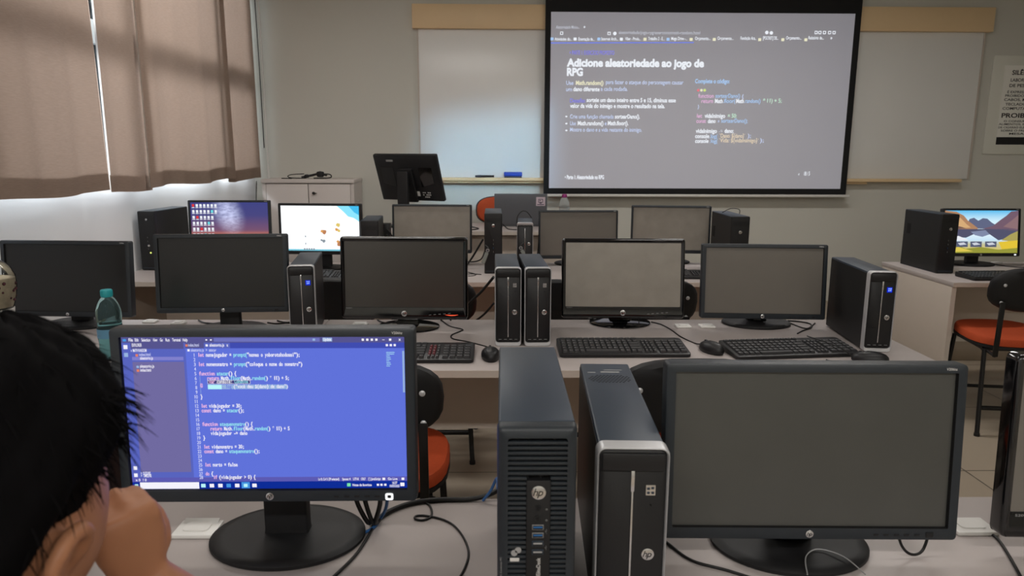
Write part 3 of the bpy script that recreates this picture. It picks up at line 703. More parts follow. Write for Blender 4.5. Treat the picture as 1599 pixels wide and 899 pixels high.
    rows = {1: ('let nomejogador = prompt("nomeo o yoborotohodossi");', [(3, K), (14, Wh), (1, Wh), (7, Cn), (40, Wh)], 0), 3: ('let nomemonstro = prompt("coloque o nome do monstro")', [(3, K), (15, Wh), (6, Cn), (40, Wh)], 0),
            5: ('function atacar() {', [(8, K), (7, Cn), (9, Wh)], 0), 6: ('return Math.floor(Math.random() * 11) + 5;', [(6, K), (5, Wh), (6, Cn), (6, Wh), (7, Cn), (30, Wh)], 4),
            10: ('}', [(1, Wh)], 0), 12: ('let vidajogador = 30;', [(3, K), (30, Wh)], 0), 13: ('const dano = atacar();', [(5, K), (8, Wh), (6, Cn), (9, Wh)], 0),
            16: ('function ataquemonstro() {', [(8, K), (14, Cn), (9, Wh)], 0), 17: ('return Math.floor(Math.random() * 11) + 5', [(6, K), (5, Wh), (6, Cn), (6, Wh), (7, Cn), (30, Wh)], 4), 18: ('vidajogador -= dano', [(30, Wh)], 4), 19: ('}', [(1, Wh)], 0),
            21: ('let vidamonstro = 30;', [(3, K), (30, Wh)], 0), 22: ('const dano = ataquemonstro();', [(5, K), (8, Wh), (13, Cn), (9, Wh)], 0), 25: ('let morto = false', [(3, K), (30, Wh)], 0), 27: ('do {', [(2, K), (9, Wh)], 0), 28: ('if (vidajogador > 0) {', [(2, K), (40, Wh)], 4)}
    for k in range(1, 29):
        v = 0.114 + LH * (k - 1) + 0.011
        if k == 28: v -= 0.006
        mono(g, '%2d' % k, tx, [(2, C['num'])], CW_, sz * 0.95, 0.2435 * W_, -v * H_, 0.6)
        if k in rows:
            s, cols, ind = rows[k]
            mono(g, s, tx, cols, CW_, sz * 1.06, (0.267 + ind * 0.00695) * W_, -v * H_, 1.7)
    mono(g, 'var console: Console', tx, [(3, K), (9, Wh), (10, Cn)], CW_, sz, 0.3 * W_, -0.297 * H_, 1.0)
    mono(g, '. log ("você deu ${dano} de dano")', tx, [(5, C['main']), (40, Wh)], CW_, sz, 0.345 * W_, -0.329 * H_, 0.8)
    line('@', .268, .319, .010, 'pk')
    for k in range(9): rect(.935, .098 + .011 * k, .935 + (.03, .028, .012, .015, .016, .010, .014, .016, .012)[k], .101 + .011 * k, C['hl2'], 0.0006)
    for s, u0, u1 in (('Ln 8, Col 5 (39 selected)', .676, .752), ('Spaces: 4', .763, .793), ('UTF-8', .803, .823), ('CRLF', .832, .848), ('{ } JavaScript', .858, .904), ('Go Live', .930, .965)): line(s, u0, .945, u1 - u0, size=0.006)
    for u in (.915, .985): rect(u - .005, .930, u + .005, .946, C['wh'], 0.0006)
    line('x 0  ! 0', .012, .945, .04, size=0.006)
    for u, m in ((.256, 'hl2'), (.287, 'wh'), (.318, 'wh'), (.348, 'icb'), (.379, 'wh'), (.410, 'icb'), (.442, 'wh')):
        if u == .410: rect(.395, .955, .425, .997, C['icb'], 0.0005); rect(.403, .967, .417, .988, C['hl2'], 0.0007)
        else: rect(u - .008, .966, u + .008, .990, C[m], 0.0006)
    rect(.008, .966, .020, .988, C['hl2'], 0.0006)
    rect(.780, .966, .793, .988, C['grn'], 0.0006); line('Notas de favoritos', .80, .986, .070, size=0.0062)
    for u in (.893, .906, .920): rect(u - .004, .971, u + .004, .985, C['wh'], 0.0006)
    line('16:37', .946, .972, .018, size=0.006); line('10/03/2025', .936, .994, .036, size=0.006); rect(.975, .964, .990, .988, C['wh'], 0.0006)
    g.done('code_window', scr)

def ramp_glow(name, stops, axis=2, extra=None):
    m = bpy.data.materials.new(name); m.use_nodes = True; nt = m.node_tree; nt.nodes.clear(); n = nt.nodes
    tc = n.new('ShaderNodeTexCoord'); sx = n.new('ShaderNodeSeparateXYZ'); cr = n.new('ShaderNodeValToRGB'); e = n.new('ShaderNodeEmission'); o = n.new('ShaderNodeOutputMaterial')
    nt.links.new(tc.outputs['Generated'], sx.inputs[0]); nt.links.new(sx.outputs[axis], cr.inputs[0])
    el = cr.color_ramp.elements
    for i, (p, c) in enumerate(stops):
        q = el[i] if i < 2 else el.new(p)
        q.position = p; q.color = (*lin(c), 1)
    out = cr.outputs[0]
    if extra: out = extra(nt, tc, out)
    nt.links.new(out, e.inputs[0]); nt.links.new(e.outputs[0], o.inputs[0]); return m
def milky(nt, tc, out):
    n = nt.nodes; mp = n.new('ShaderNodeMapping'); mp.inputs['Location'].default_value = (-0.58, 0, -0.66); nt.links.new(tc.outputs['Generated'], mp.inputs[0])
    mp.inputs['Rotation'].default_value = (0, R(8), 0); sc = n.new('ShaderNodeVectorMath'); sc.operation = 'MULTIPLY'; sc.inputs[1].default_value = (4.2, 0, 1.7); nt.links.new(mp.outputs[0], sc.inputs[0])
    no = n.new('ShaderNodeTexNoise'); no.inputs['Scale'].default_value = 16; no.inputs['Detail'].default_value = 8; nt.links.new(tc.outputs['Generated'], no.inputs['Vector'])
    ln = n.new('ShaderNodeVectorMath'); ln.operation = 'LENGTH'; nt.links.new(sc.outputs[0], ln.inputs[0])
    mr = n.new('ShaderNodeMapRange'); mr.inputs[1].default_value = 0.0; mr.inputs[2].default_value = 1.0; mr.inputs[3].default_value = 1.25; mr.inputs[4].default_value = 0.0; mr.interpolation_type = 'SMOOTHSTEP'; nt.links.new(ln.outputs['Value'], mr.inputs[0])
    mu = n.new('ShaderNodeMath'); mu.operation = 'MULTIPLY'; nt.links.new(mr.outputs[0], mu.inputs[0]); nt.links.new(no.outputs['Fac'], mu.inputs[1])
    mx = n.new('ShaderNodeMix'); mx.data_type = 'RGBA'; mx.blend_type = 'ADD'; mx.inputs['B'].default_value = (0.75, 0.8, 1.0, 1)
    nt.links.new(mu.outputs[0], mx.inputs['Factor']); nt.links.new(out, mx.inputs['A']); return mx.outputs['Result']
def gfx_night(scr, P, W_, H_):
    g = G(); q = lambda pts, m, d: g.poly([P(u, v, d) for u, v in pts], m)
    g.poly([P(0, 1, 0.0002), P(1, 1, 0.0002), P(1, 0, 0.0002), P(0, 0, 0.0002)], ramp_glow('night_sky_picture', [(0.0, (20, 12, 16)), (0.06, (30, 16, 18)), (0.12, (240, 150, 60)), (0.22, (205, 120, 84)), (0.36, (120, 84, 112)), (0.7, (74, 72, 128)), (1.0, (66, 70, 132))], 2, milky))
    g.done('wallpaper', scr)
    g = G(); bk = glow('picture_black', (16, 10, 14)); wh = glow('icon_white', (235, 238, 246)); rd = glow('icon_red', (220, 60, 60)); cy = glow('icon_teal', (110, 220, 230))
    hz = [(0, .955)] + [(i / 14, .885 - 0.014 * ((i * 7) % 3) / 2 - (0.02 if i in (9, 10, 11) else 0)) for i in range(15)] + [(1, .955)]
    g.poly([P(u, v, 0.0004) for u, v in hz], bk)
    for u in (.39, .412): g.poly([P(u - .006, .90, 0.0005), P(u - .006, .81, 0.0005), P(u, .775, 0.0005), P(u + .006, .81, 0.0005), P(u + .006, .90, 0.0005)], bk)
    for r_ in range(7):
        for c in range(7 if r_ < 2 else 6):
            u = .022 + c * .048; v = .04 + r_ * .135; m = rd if (r_ * 5 + c * 3) % 13 == 0 else cy if (r_ + c * 2) % 11 == 0 else wh
            g.poly([P(u, v, .0006), P(u + .03, v, .0006), P(u + .03, v + .062, .0006), P(u, v + .062, .0006)], m)
            g.poly([P(u - .003, v + .072, .0006), P(u + .033, v + .072, .0006), P(u + .033, v + .088, .0006), P(u - .003, v + .088, .0006)], wh)
    g.poly([P(0, .955, .0007), P(1, .955, .0007), P(1, 1, .0007), P(0, 1, .0007)], bk)
    g.done('desktop_icon', scr)
def gfx_white(scr, P, W_, H_):
    g = G(); g.poly([P(0, 1, .0002), P(1, 1, .0002), P(1, 0, .0002), P(0, 0, .0002)], glow('page_white', (250, 253, 255), 1.15)); g.done('wallpaper', scr)
    g = G(); a = glow('page_cyan', (140, 226, 250), 1.05); b = glow('page_blue', (70, 190, 240)); o1 = glow('page_orange', (222, 160, 90)); o2 = glow('page_yellow', (226, 200, 110)); gy = glow('page_grey', (140, 150, 160)); br = glow('page_brown', (190, 130, 90)); bar = glow('page_taskbar', (120, 200, 220))
    def P2(pts, m, d): g.poly([P(u, v, d) for u, v in pts], m)
    P2([(.72, 0), (1, 0), (1, .34), (.93, .26), (.86, .23), (.80, .12)], a, .0003); P2([(.87, 0), (1, 0), (1, .2), (.94, .14)], b, .0004)
    def fig(cx_, cy_, s_, m, seed):
        rn = random.Random(seed); P2([(cx_ + s_ * (0.7 + 0.5 * rn.random()) * math.cos(k * R(30)) * .6, cy_ + s_ * (0.7 + 0.5 * rn.random()) * math.sin(k * R(30)) * 1.05) for k in range(12)], m, .0005)
    fig(.73, .42, .045, o2, 1); fig(.71, .52, .035, o1, 2); fig(.74, .55, .03, o2, 3); fig(.55, .58, .05, br, 4); fig(.52, .56, .03, o1, 5); fig(.54, .78, .035, gy, 6); fig(.51, .76, .025, gy, 7); fig(.74, .84, .06, br, 8); fig(.72, .79, .03, o1, 9)
    for u, v in ((.30, .66), (.30, .82)): P2([(u, v), (u + .012, v), (u + .012, v + .04), (u, v + .04)], gy, .0005)
    P2([(0, .965), (1, .965), (1, 1), (0, 1)], bar, .0005)
    for k in range(5): P2([(.28 + .03 * k, .945), (.30 + .03 * k, .945), (.30 + .03 * k, .985), (.28 + .03 * k, .985)], gy, .0006)
    g.done('page_picture', scr)
def gfx_lake(scr, P, W_, H_):
    g = G(); g.poly([P(0, 1, .0002), P(1, 1, .0002), P(1, 0, .0002), P(0, 0, .0002)], ramp_glow('lake_sky_picture', [(0.0, (226, 200, 90)), (0.2, (200, 196, 150)), (0.3, (200, 228, 246)), (0.45, (226, 244, 255)), (0.75, (210, 240, 252)), (1.0, (90, 190, 240))], 2)); g.done('wallpaper', scr)
    g = G()
    def P2(pts, c, d): g.poly([P(u, v, d) for u, v in pts], glow('lake_%d_%d_%d' % c, c))
    P2([(.28, .42), (.34, .2), (.40, .17), (.46, .24), (.52, .18), (.58, .19), (.64, .28), (.70, .34), (.60, .43)], (98, 104, 132), .0003)
    P2([(0, 0), (.16, .03), (.26, .12), (.32, .24), (.40, .34), (.46, .42), (.44, .46), (0, .48)], (176, 132, 98), .0004)
    P2([(.05, .1), (.22, .18), (.30, .32), (.36, .40), (.1, .44)], (214, 172, 122), .0005); P2([(0, .30), (.14, .34), (.3, .42), (0, .46)], (120, 92, 84), .0006)
    P2([(1, 0), (.90, .02), (.84, .12), (.76, .22), (.66, .36), (.52, .43), (1, .48)], (116, 92, 108), .0005); P2([(1, .1), (.92, .22), (.8, .38), (1, .44)], (142, 112, 116), .0006)
    P2([(0, .44), (1, .43), (1, .60), (.74, .70), (.62, .56), (.52, .58), (.40, .56), (.30, .64), (0, .62)], (84, 84, 108), .0005)
    P2([(.36, .50), (.56, .46), (.62, .56), (.52, .62), (.42, .58)], (128, 138, 168), .0006)
    P2([(0, .64), (.2, .60), (.34, .70), (0, .72)], (236, 238, 244), .0006)
    P2([(1, .48), (.90, .56), (.78, .70), (1, .74)], (172, 160, 90), .0007); P2([(.74, .74), (1, .70), (1, 1), (.8, .95)], (228, 196, 60), .0007)
    P2([(0, .84), (.16, .80), (.3, .9), (.5, .86), (.74, .92), (1, .88), (1, 1), (0, 1)], (150, 150, 60), .0008); P2([(.02, .9), (.2, .86), (.4, .96), (.1, .98)], (222, 200, 84), .0009)
    for k, u in enumerate((.0, .17, .36, .56)):
        P2([(u, .73), (u + .155, .73), (u + .155, .86), (u, .86)], (86, 92, 116), .0009); P2([(u + .02, .77), (u + .08 + .02 * (k % 2), .75), (u + .14, .80), (u + .05, .82)], (206, 210, 220), .0010)
    g.done('lake_picture', scr)

GM = 'switched-off matt monitors'
monitor('lit near-left monitor showing a blue code editor, in front of the person', -0.375, 1.088, 0.2, 2.0, 0.862, lcd=DARK, gfx=gfx_code, led='white', h=0.288)
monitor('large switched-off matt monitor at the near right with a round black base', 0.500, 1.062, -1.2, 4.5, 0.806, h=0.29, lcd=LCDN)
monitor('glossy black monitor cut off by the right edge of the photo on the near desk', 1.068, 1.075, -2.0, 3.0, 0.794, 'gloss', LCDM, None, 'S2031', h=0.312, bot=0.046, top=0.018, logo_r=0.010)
monitor('black monitor at the far left of row two behind the teal-capped bottle', -1.655, 2.700, -3.2, 5.0, 0.799, w=0.502)
monitor('very dark matt monitor left of the blue-lit slim tower in row two', -1.027, 2.607, 3.5, 5.0, 0.836)
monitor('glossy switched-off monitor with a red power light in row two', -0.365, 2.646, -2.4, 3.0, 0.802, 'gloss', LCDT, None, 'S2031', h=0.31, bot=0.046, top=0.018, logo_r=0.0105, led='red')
monitor('dusty glossy monitor with a grey reflection painted on its screen, in the middle of row two with a wire behind its foot', 0.473, 2.716, -1.7, 7.5, 0.789, 'gloss', LCDG, None, 'S2031', h=0.31, bot=0.046, top=0.018, logo_r=0.0105)
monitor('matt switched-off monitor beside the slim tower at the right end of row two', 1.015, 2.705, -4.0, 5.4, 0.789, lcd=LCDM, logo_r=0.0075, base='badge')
monitor('lit monitor with a night-sky wallpaper and many icons by the curtain', -1.609, 4.268, 1.6, 3.4, 0.849, lcd=DARK, gfx=gfx_night, bez=0.013, top=0.013, buttons=False)
monitor('lit monitor with a bright white desktop in front of the white cabinet', -1.028, 4.077, -3.7, 2.0, 0.845, lcd=DARK, gfx=gfx_white, bez=0.014, top=0.014, buttons=False, frame=BLK)
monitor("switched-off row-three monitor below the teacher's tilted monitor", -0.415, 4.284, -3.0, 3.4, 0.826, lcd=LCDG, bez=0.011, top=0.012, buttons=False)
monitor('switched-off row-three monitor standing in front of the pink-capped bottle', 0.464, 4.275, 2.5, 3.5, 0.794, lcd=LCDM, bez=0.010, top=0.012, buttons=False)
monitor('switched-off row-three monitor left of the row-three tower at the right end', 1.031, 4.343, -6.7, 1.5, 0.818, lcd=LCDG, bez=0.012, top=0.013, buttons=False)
monitor('lit monitor with a mountain lake wallpaper on the desk across the aisle', 2.906, 4.270, 0.0, 8.0, 0.812, lcd=DARK, gfx=gfx_lake, bez=0.013, top=0.013, buttons=False, frame=BLK, led='small')
monitor('black monitor just entering at the right edge beside the mountain wallpaper', 3.420, 4.20, 0.0, 4.0, 0.812, lcd=LCD, buttons=False, frame=BLK)

# teacher's monitor, seen from behind
t = thing('monitor', "teacher's black monitor seen from behind, tilted, on its stand by the whiteboard", 'monitor', (-0.68, 5.27, 0.884), R(-24))
Mh = Matrix.Translation((0, 0.02, 0.352)) @ Matrix.Rotation(R(21), 4, 'X')      # face looks away from the class (+y), leaning back towards it
g = G()
def hr(u0, u1, v0, v1, r, q): return [(a, -q, b) for a, b in rrect(u0, u1, v0, v1, r, 4)]
hw, hh2 = 0.262, 0.178
g.loft([hr(-hw, hw, -hh2, hh2, 0.008, -0.022), hr(-hw, hw, -hh2, hh2, 0.008, -0.002), hr(-hw + 0.003, hw - 0.003, -hh2 + 0.003, hh2 - 0.003, 0.008, 0.004), hr(-hw + 0.03, hw - 0.03, -hh2 + 0.03, hh2 - 0.03, 0.02, 0.012)], BLK, M=Mh); g.done('back_shell', t)
for s_ in (-1, 1):
    g = G(); L = [[(s_ * (0.155 + a), -q, 0.01 + b) for a, b in ((-0.05, -0.075), (0.055, -0.045), (0.055, 0.075), (-0.05, 0.075))] for q in (0.011, 0.0145)]
    g.loft(L, GLOSS, M=Mh); g.done('vent_panel', t)
g = G(); g.box((-0.055, -0.034, -0.178), (0.055, -0.010, 0.08), BLKM, 0.006, M=Mh); g.done('stand_mount', t)
g = G(); g.box((-0.042, -0.075, 0.016), (0.042, -0.045, 0.40), BLKM, 0.005); g.done('stand_neck', t)
g = G(); g.lathe([(0.13, 0), (0.134, 0.004), (0.13, 0.012), (0.05, 0.018), (0.001, 0.018)], BLKM, 40, (0, -0.03, 0), 1, 0.85); g.done('stand_base', t)
for nm, u0, v0, ww, hh_ in (('logo_badge', -0.15, 0.13, 0.055, 0.014), ('label_sticker', 0.03, -0.135, 0.045, 0.036)):
    g = G(); g.box((u0, -0.0145, v0), (u0 + ww, -0.0125, v0 + hh_), LABELW if nm[0] == 'l' and nm[1] == 'a' else TXTG, M=Mh); g.done(nm, t)
g = G()
for i in range(5):
    for j in range(3):
        if (i * 3 + j) % 4: g.box((0.10 + i * 0.014, -0.0145, -0.145 + j * 0.017), (0.109 + i * 0.014, -0.0125, -0.138 + j * 0.017), LABELW, M=Mh)
g.done('rating_marks', t)

# ------------------------------------------------------------------ tower computers
def tower_root(label, x, y, yaw, w, group=None, z=0.75):
    c, s = math.cos(R(yaw)), math.sin(R(yaw))
    return thing('tower_computer', label, 'computer', (x + c * w / 2, y + s * w / 2, z), R(yaw), group)
def slim_tower(label, x, y, yaw, w=0.093, h=0.28, l=0.38, flip=False, sticker='plain', top_detail=False, foot=True, group=None, big=False):
    t = tower_root(label, x, y, yaw, w, group); W = w / 2
    fz = (lambda z: h - z) if flip else (lambda z: z)
    g = G()
    g.box((-W + 0.004, 0.022, 0.004), (W - 0.004, l, h - 0.004), CASE, 0.003)
    cs = g.done('case', t)
    for s_ in (-1, 1):
        g = G(); xs = sorted((s_ * (W - 0.0042), s_ * (W - 0.0030))); g.box((xs[0], 0.024, 0.006), (xs[1], l - 0.004, h - 0.010), CASEB); g.done('side_panel', cs)
    def ring(d, y, r, b=0.0): return [(a, y, c) for a, c in rrect(-W + d, W - d, d + b if not flip else d, h - d - (b if flip else 0), r, 5)]
    g = G(); bt = 0.012
    g.loft([ring(0.0, 0.026, 0.012), ring(0.0, 0.006, 0.012), ring(0.0008, 0.001, 0.0115), ring(0.0018, 0.0, 0.011), ring(0.0034, 0.002, 0.010, bt * 0.8), ring(0.0038, 0.012, 0.010, bt * 0.8)], SILV, False, False); g.done('front_trim', t)
    FRB = BLK
    g = G(); g.loft([ring(0.0033, 0.012, 0.010, bt * 0.8), ring(0.0042, 0.0045, 0.010, bt * 0.8), ring(0.0065, 0.0028, 0.009, bt * 0.8)], FRB, False, True); fp = g.done('front_panel', t)
    def bx(x0, x1, z0, z1, y0, y1, m, bev=0.0):
        q = G(); za, zb_ = sorted((fz(z0), fz(z1))); q.box((x0, y0, za), (x1, y1, zb_), m, bev); return q
    bx(-W + 0.007, W - 0.007, h - 0.034, h - 0.008, -0.0005, 0.004, FRB, 0.003).done('upper_band', t)
    q = bx(-0.0014, 0.0014, h - 0.247, h - 0.034, 0.0008, 0.003, CHROME, 0.0005)
    za, zb_ = sorted((fz(h - 0.064), fz(h - 0.033))); q.box((-0.0026, 0.0002, za), (0.0026, 0.003, zb_), CHROME, 0.0008); q.done('door_handle', t)
    bx(-W + 0.010, -0.003, h - 0.0355, h - 0.0345, 0.0022, 0.003, DARK).done('drive_seam', fp)
    bx(-W + 0.010, -0.003, h - 0.195, h - 0.1942, 0.0022, 0.003, DARK).done('drive_seam', fp)
    # sticker
    sx, sz = W * 0.50, fz(h - 0.062)
    if sticker == 'lit':
        q = G(); q.box((sx - 0.0085, 0.0018, sz - 0.009), (sx + 0.0085, 0.003, sz + 0.009), glow('sticker_blue_light', (22, 48, 205), 1.0)); st_ = q.done('lit_badge', t)
        q = G()
        for a, b in ((-0.0045, 0.002), (0.0015, 0.002), (-0.0045, -0.0045), (0.001, -0.004)): q.box((sx + a, 0.0012, sz + b), (sx + a + 0.004, 0.0018, sz + b + 0.0038), glow('sticker_pale_light', (150, 178, 250), 1.1))
        q.done('badge_pattern', st_)
    else:
        q = G(); q.box((sx - 0.0065, 0.0018, sz - 0.0075), (sx + 0.0065, 0.003, sz + 0.0075), CHROME); st_ = q.done('badge', t)
        q = G()
        for a, b in ((-0.005, 0.001), (0.0008, 0.002), (-0.005, -0.005), (0.001, -0.005)): q.box((sx + a, 0.0012, sz + b), (sx + a + 0.0038, 0.0018, sz + b + 0.0030), TXTG if not big else CASE)
        q.done('badge_pattern', st_)
    q = G(); q.cyl((sx + 0.001, 0.001, fz(h - 0.084)), (sx + 0.001, 0.003, fz(h - 0.084)), 0.0014, 0.0014, DARK, 10); q.done('indicator', t)
    logo(t, lambda u, v, d: (W * 0.49 + u, 0.0024 - d, fz(h - 0.158) + v), 0.0088)
    for k in range(4):
        q = G(); x_ = -W * 0.60 + k * W * 0.40; zz = fz(h - 0.259); q.box((x_ - 0.006, 0.0014, zz - 0.003), (x_ + 0.006, 0.003, zz + 0.0032), DARK, 0.0008)
        q.box((x_ - 0.005, 0.0008, zz + 0.0034), (x_ + 0.005, 0.0028, zz + 0.0042), TXTG)
        q.done('port', t)
    if top_detail:
        q = G(); nx = 12
        for j in range(9):
            for i in range(nx):
                u = (i + 0.5 * (j % 2) - nx / 2 + 0.25) / (nx / 2); v = (j - 4) / 4.0
                if u * u * 0.9 + v * v > 1.0: continue
                cx_, cy_ = u * 0.037, 0.315 + v * 0.026
                q.add([(cx_ + 0.0022 * math.cos(k * R(60)), cy_ + 0.0022 * math.sin(k * R(60)), h - 0.0037) for k in range(6)], [(0, 1, 2, 3, 4, 5)], DARK)
        q.done('vent_holes', cs)
        q = G(); q.box((-0.012, 0.352, h - 0.0042), (0.022, 0.358, h - 0.0036), TXTG); q.box((-0.036, 0.350, h - 0.0042), (-0.022, 0.3535, h - 0.0036), TXTG); q.box((-0.005, 0.366, h - 0.0042), (0.028, 0.369, h - 0.0036), TXTG); q.done('label_sticker', cs)
    return t
slim_tower('slim tower with a silver front edge on the near desk, perforated top', 0.1303, 0.915, -2.4, w=0.1, h=0.279, l=0.41, top_detail=True, big=True)
slim_tower('slim tower mostly hidden between the person and the lit code monitor', -0.80, 0.955, 0, l=0.38)
slim_tower('slim tower with a glowing blue badge left of the red-light monitor', -0.749, 2.487, 9.1, sticker='lit')
slim_tower('left one of the two slim towers side by side in row two', -0.022, 2.450, 1.0)
slim_tower('right one of the two slim towers side by side in row two', 0.082, 2.447, 2.5)
slim_tower('slim tower with a glowing blue badge at the right end of row two', 1.247, 2.376, -5.5, sticker='lit')
slim_tower('slim tower standing upside down in row three, ports at its top', 0.089, 4.075, -2.0, flip=True, l=0.33)

def black_tower(label, x, y, yaw, w=0.1, h=0.338, l=0.38, logo_z=0.77, ports='line', lights=False, logo_x=0.0, side=CASEB, tops=CASE, groove=False, lr=0.0085):
    t = tower_root(label, x, y, yaw, w); W = w / 2
    g = G(); g.box((-W + 0.002, 0.02, 0.0), (W - 0.002, l, h), tops, 0.003); cs = g.done('case', t)
    for s_ in (-1, 1):
        g = G(); xs = sorted((s_ * (W - 0.0022), s_ * (W - 0.0008))); g.box((xs[0], 0.022, 0.004), (xs[1], l - 0.003, h - 0.004), side)
        if s_ < 0: g.box((xs[0] - 0.001, l * 0.80, h * 0.58), (xs[0], l * 0.90, h * 0.76), DARK)
        g.done('side_panel', cs)
    g = G()
    def ring(d, y, r): return [(a, y, c) for a, c in rrect(-W + d, W - d, d, h - d, r, 4)]
    g.loft([ring(0, 0.022, 0.006), ring(0, 0.006, 0.006), ring(0.002, 0.001, 0.005), ring(0.006, 0.0, 0.004)], BLK, False, True); fp = g.done('front_panel', t)
    g = G()
    for k in range(5): g.box((-W + 0.010, -0.0006, h - 0.03 - k * 0.005), (W - 0.010, 0.001, h - 0.0285 - k * 0.005), DARK)
    g.done('vent_slot', fp)
    logo(t, lambda u, v, d: (logo_x + u, -0.0004 - d, h * logo_z + v), lr)
    for k in range(4):
        g = G(); zz = h * 0.56 - k * 0.022; g.box((-0.004, -0.0008, zz - 0.006), (0.004, 0.001, zz + 0.006), DARK, 0.001); g.box((-0.0008, -0.0014, zz - 0.004), (0.0008, 0.0, zz + 0.004), TXTG if k != 2 else BLUEP); g.done('port', t)
    g = G(); g.box((-W + 0.008, -0.0008, 0.012), (W - 0.008, 0.0006, 0.016), CASE); g.done('foot_groove', fp)
    if lights:
        g = G(); g.cyl((0.004, -0.003, h * 0.42), (0.004, 0, h * 0.42), 0.006, 0.006, LABELW, 14); g.done('power_button', t)
        g = G(); g.cyl((0.012, -0.003, h * 0.30), (0.012, 0, h * 0.30), 0.0045, 0.0045, glow('led_yellow_green', (220, 236, 120), 1.3), 12); g.done('power_light', t)
    return t
black_tower('black tower with a green power light beside the night-sky monitor', -2.06, 4.10, -4.0, lights=True, logo_z=0.86, lr=0.006)
black_tower('dark tower between the white desktop monitor and the grey row-three monitor', -0.775, 3.95, 4.6, l=0.34, h=0.30, logo_z=0.68)
black_tower('black tower in the middle of row three with a round badge', -0.094, 3.992, 0.6, logo_z=0.80)
black_tower('black tower at the right end of row three, white badge near its top', 1.235, 3.83, -0.3, logo_z=0.75)
black_tower('black tower left of the mountain-wallpaper monitor across the aisle', 2.482, 4.009, -0.1, logo_z=0.75, logo_x=0.006)

# the big near tower with slatted front
W, H, L_ = 0.0505, 0.338, 0.352
t = thing('tower_computer', 'black desktop tower nearest the camera with a slatted front and blue ports', 'computer', (0.0455, 0.862, 0.75))
g = G(); g.box((-0.048, 0.0, 0.0), (0.048, L_, H), CASE, 0.002); cs = g.done('case', t)
for s_ in (-1, 1):
    g = G(); xs = sorted((s_ * 0.0478, s_ * 0.0492)); g.box((xs[0], 0.002, 0.003), (xs[1], L_ - 0.003, H - 0.004), CASEB); g.done('side_panel', cs)
def ring(d, y, r, x0=-W, x1=W, z0=0.0, z1=H - 0.001): return [(a, y, c) for a, c in rrect(x0 + d, x1 - d, z0 + d, z1 - d, r, 4)]
gx0, gx1, gz1, gz0 = -0.037, 0.038, H - 0.016, 0.02
g = G()
g.loft([ring(0, 0.001, 0.006), ring(0.0003, -0.010, 0.006), ring(0.0025, -0.0155, 0.0055), ring(0.006, -0.018, 0.005), ring(0, -0.0185, 0.004, gx0, gx1, gz0, gz1), ring(0.0006, -0.008, 0.004, gx0, gx1, gz0, gz1)], CHAR, False, False); bz = g.done('front_bezel', t)
g = G(); g.box((gx0 - 0.001, -0.009, gz0 - 0.001), (gx1 + 0.001, -0.006, gz1 + 0.001), DARK)
g.done('vent_recess', bz)
g = G(); pz0, pz1, px0, px1 = 0.012, H - 0.072, -0.0135, 0.0175; z = gz1 - 0.007
while z > gz0 + 0.004:
    for a, b in ([(gx0, gx1)] if z > pz1 + 0.002 else [(gx0, px0), (px1, gx1)]):
        g.box((a - 0.0005, -0.0178, z - 0.0019), (b + 0.0005, -0.009, z + 0.0019), CHAR, 0.0006)
    z -= 0.00675
for a in (-0.026, -0.012, 0.004, 0.021): g.box((a, -0.0125, pz1 if abs(a) < 0.013 else gz0), (a + 0.002, -0.009, gz1), BLKM)
g.done('vent_grille', bz)
g = G(); g.box((px0, -0.0195, pz0), (px1, -0.008, pz1), BLKM, 0.0015); pn_ = g.done('port_panel', t)
cxp = 0.002
logo(t, lambda u, v, d: (cxp + u, -0.0197 - d, H - 0.088 + v), 0.0092)
for dz in (0.109, 0.124):
    g = G(); g.cyl((cxp - 0.001, -0.0205, H - dz), (cxp - 0.001, -0.0190, H - dz), 0.0042, 0.0042, CASEB, 18); g.cyl((cxp - 0.001, -0.0212, H - dz), (cxp - 0.001, -0.0203, H - dz), 0.0022, 0.0022, DARK, 14); g.done('audio_jack', t)
for i, dz in enumerate((0.1355, 0.1465, 0.158, 0.170)):
    g = G(); g.box((cxp - 0.0080, -0.0204, H - dz - 0.0037), (cxp + 0.0070, -0.019, H - dz + 0.0037), STEEL if i < 2 else CASE, 0.0006)
    g.box((cxp - 0.0068, -0.0210, H - dz - 0.0024), (cxp + 0.0058, -0.0202, H - dz + 0.0024), DARK)
    g.box((cxp - 0.0062, -0.0214, H - dz - 0.0004), (cxp + 0.0052, -0.0203, H - dz + 0.0018), BLUEP if i < 2 else TXTG); g.done('usb_port', t)
g = G()
text(g, 'EliteDesk', lambda u, v: (cxp + 0.001 - v * 1.0, -0.0200, H - 0.203 + u), LABELW, 0.0072, 0, -0.002, width=0.025, weight=0.6)
for dz, s in ((0.109, 'o'), (0.124, 'o'), (0.141, '-<-'), (0.164, '-<-')): text(g, s, lambda u, v: (cxp + 0.0115 - v, -0.0200, H - dz - 0.003 + u), TXTG, 0.005, 0, 0)
g.done('panel_text', pn_)
g = G(); text(g, 'HP EliteDesk 800 Desktop PC', lambda u, v: (-0.0445 - v * 0.7, -0.0188, H - 0.235 + u), TXTG, 0.0045, 0, 0, width=0.058); g.done('edge_text', bz)
g = G(); g.box((cxp - 0.0125, -0.0208, 0.03), (cxp + 0.0125, -0.019, H - 0.207), BLK, 0.001); g.done('drive_cover', t)
g = G()
for k in range(2):
    g.cyl((-0.0285 + 0.005 * k, -0.0187, H - 0.172 + 0.004 * k), (-0.0285 + 0.005 * k, -0.0175, H - 0.172 + 0.004 * k), 0.0042, 0.0042, TXTG, 16); 
g.box((-0.034, -0.0186, H - 0.184), (-0.022, -0.0176, H - 0.179), LABELW, 0.001); g.done('power_button', t)
g = G(); g.box((-0.035, -0.0192, 0.025), (-0.018, -0.012, H - 0.205), BLKM, 0.001)
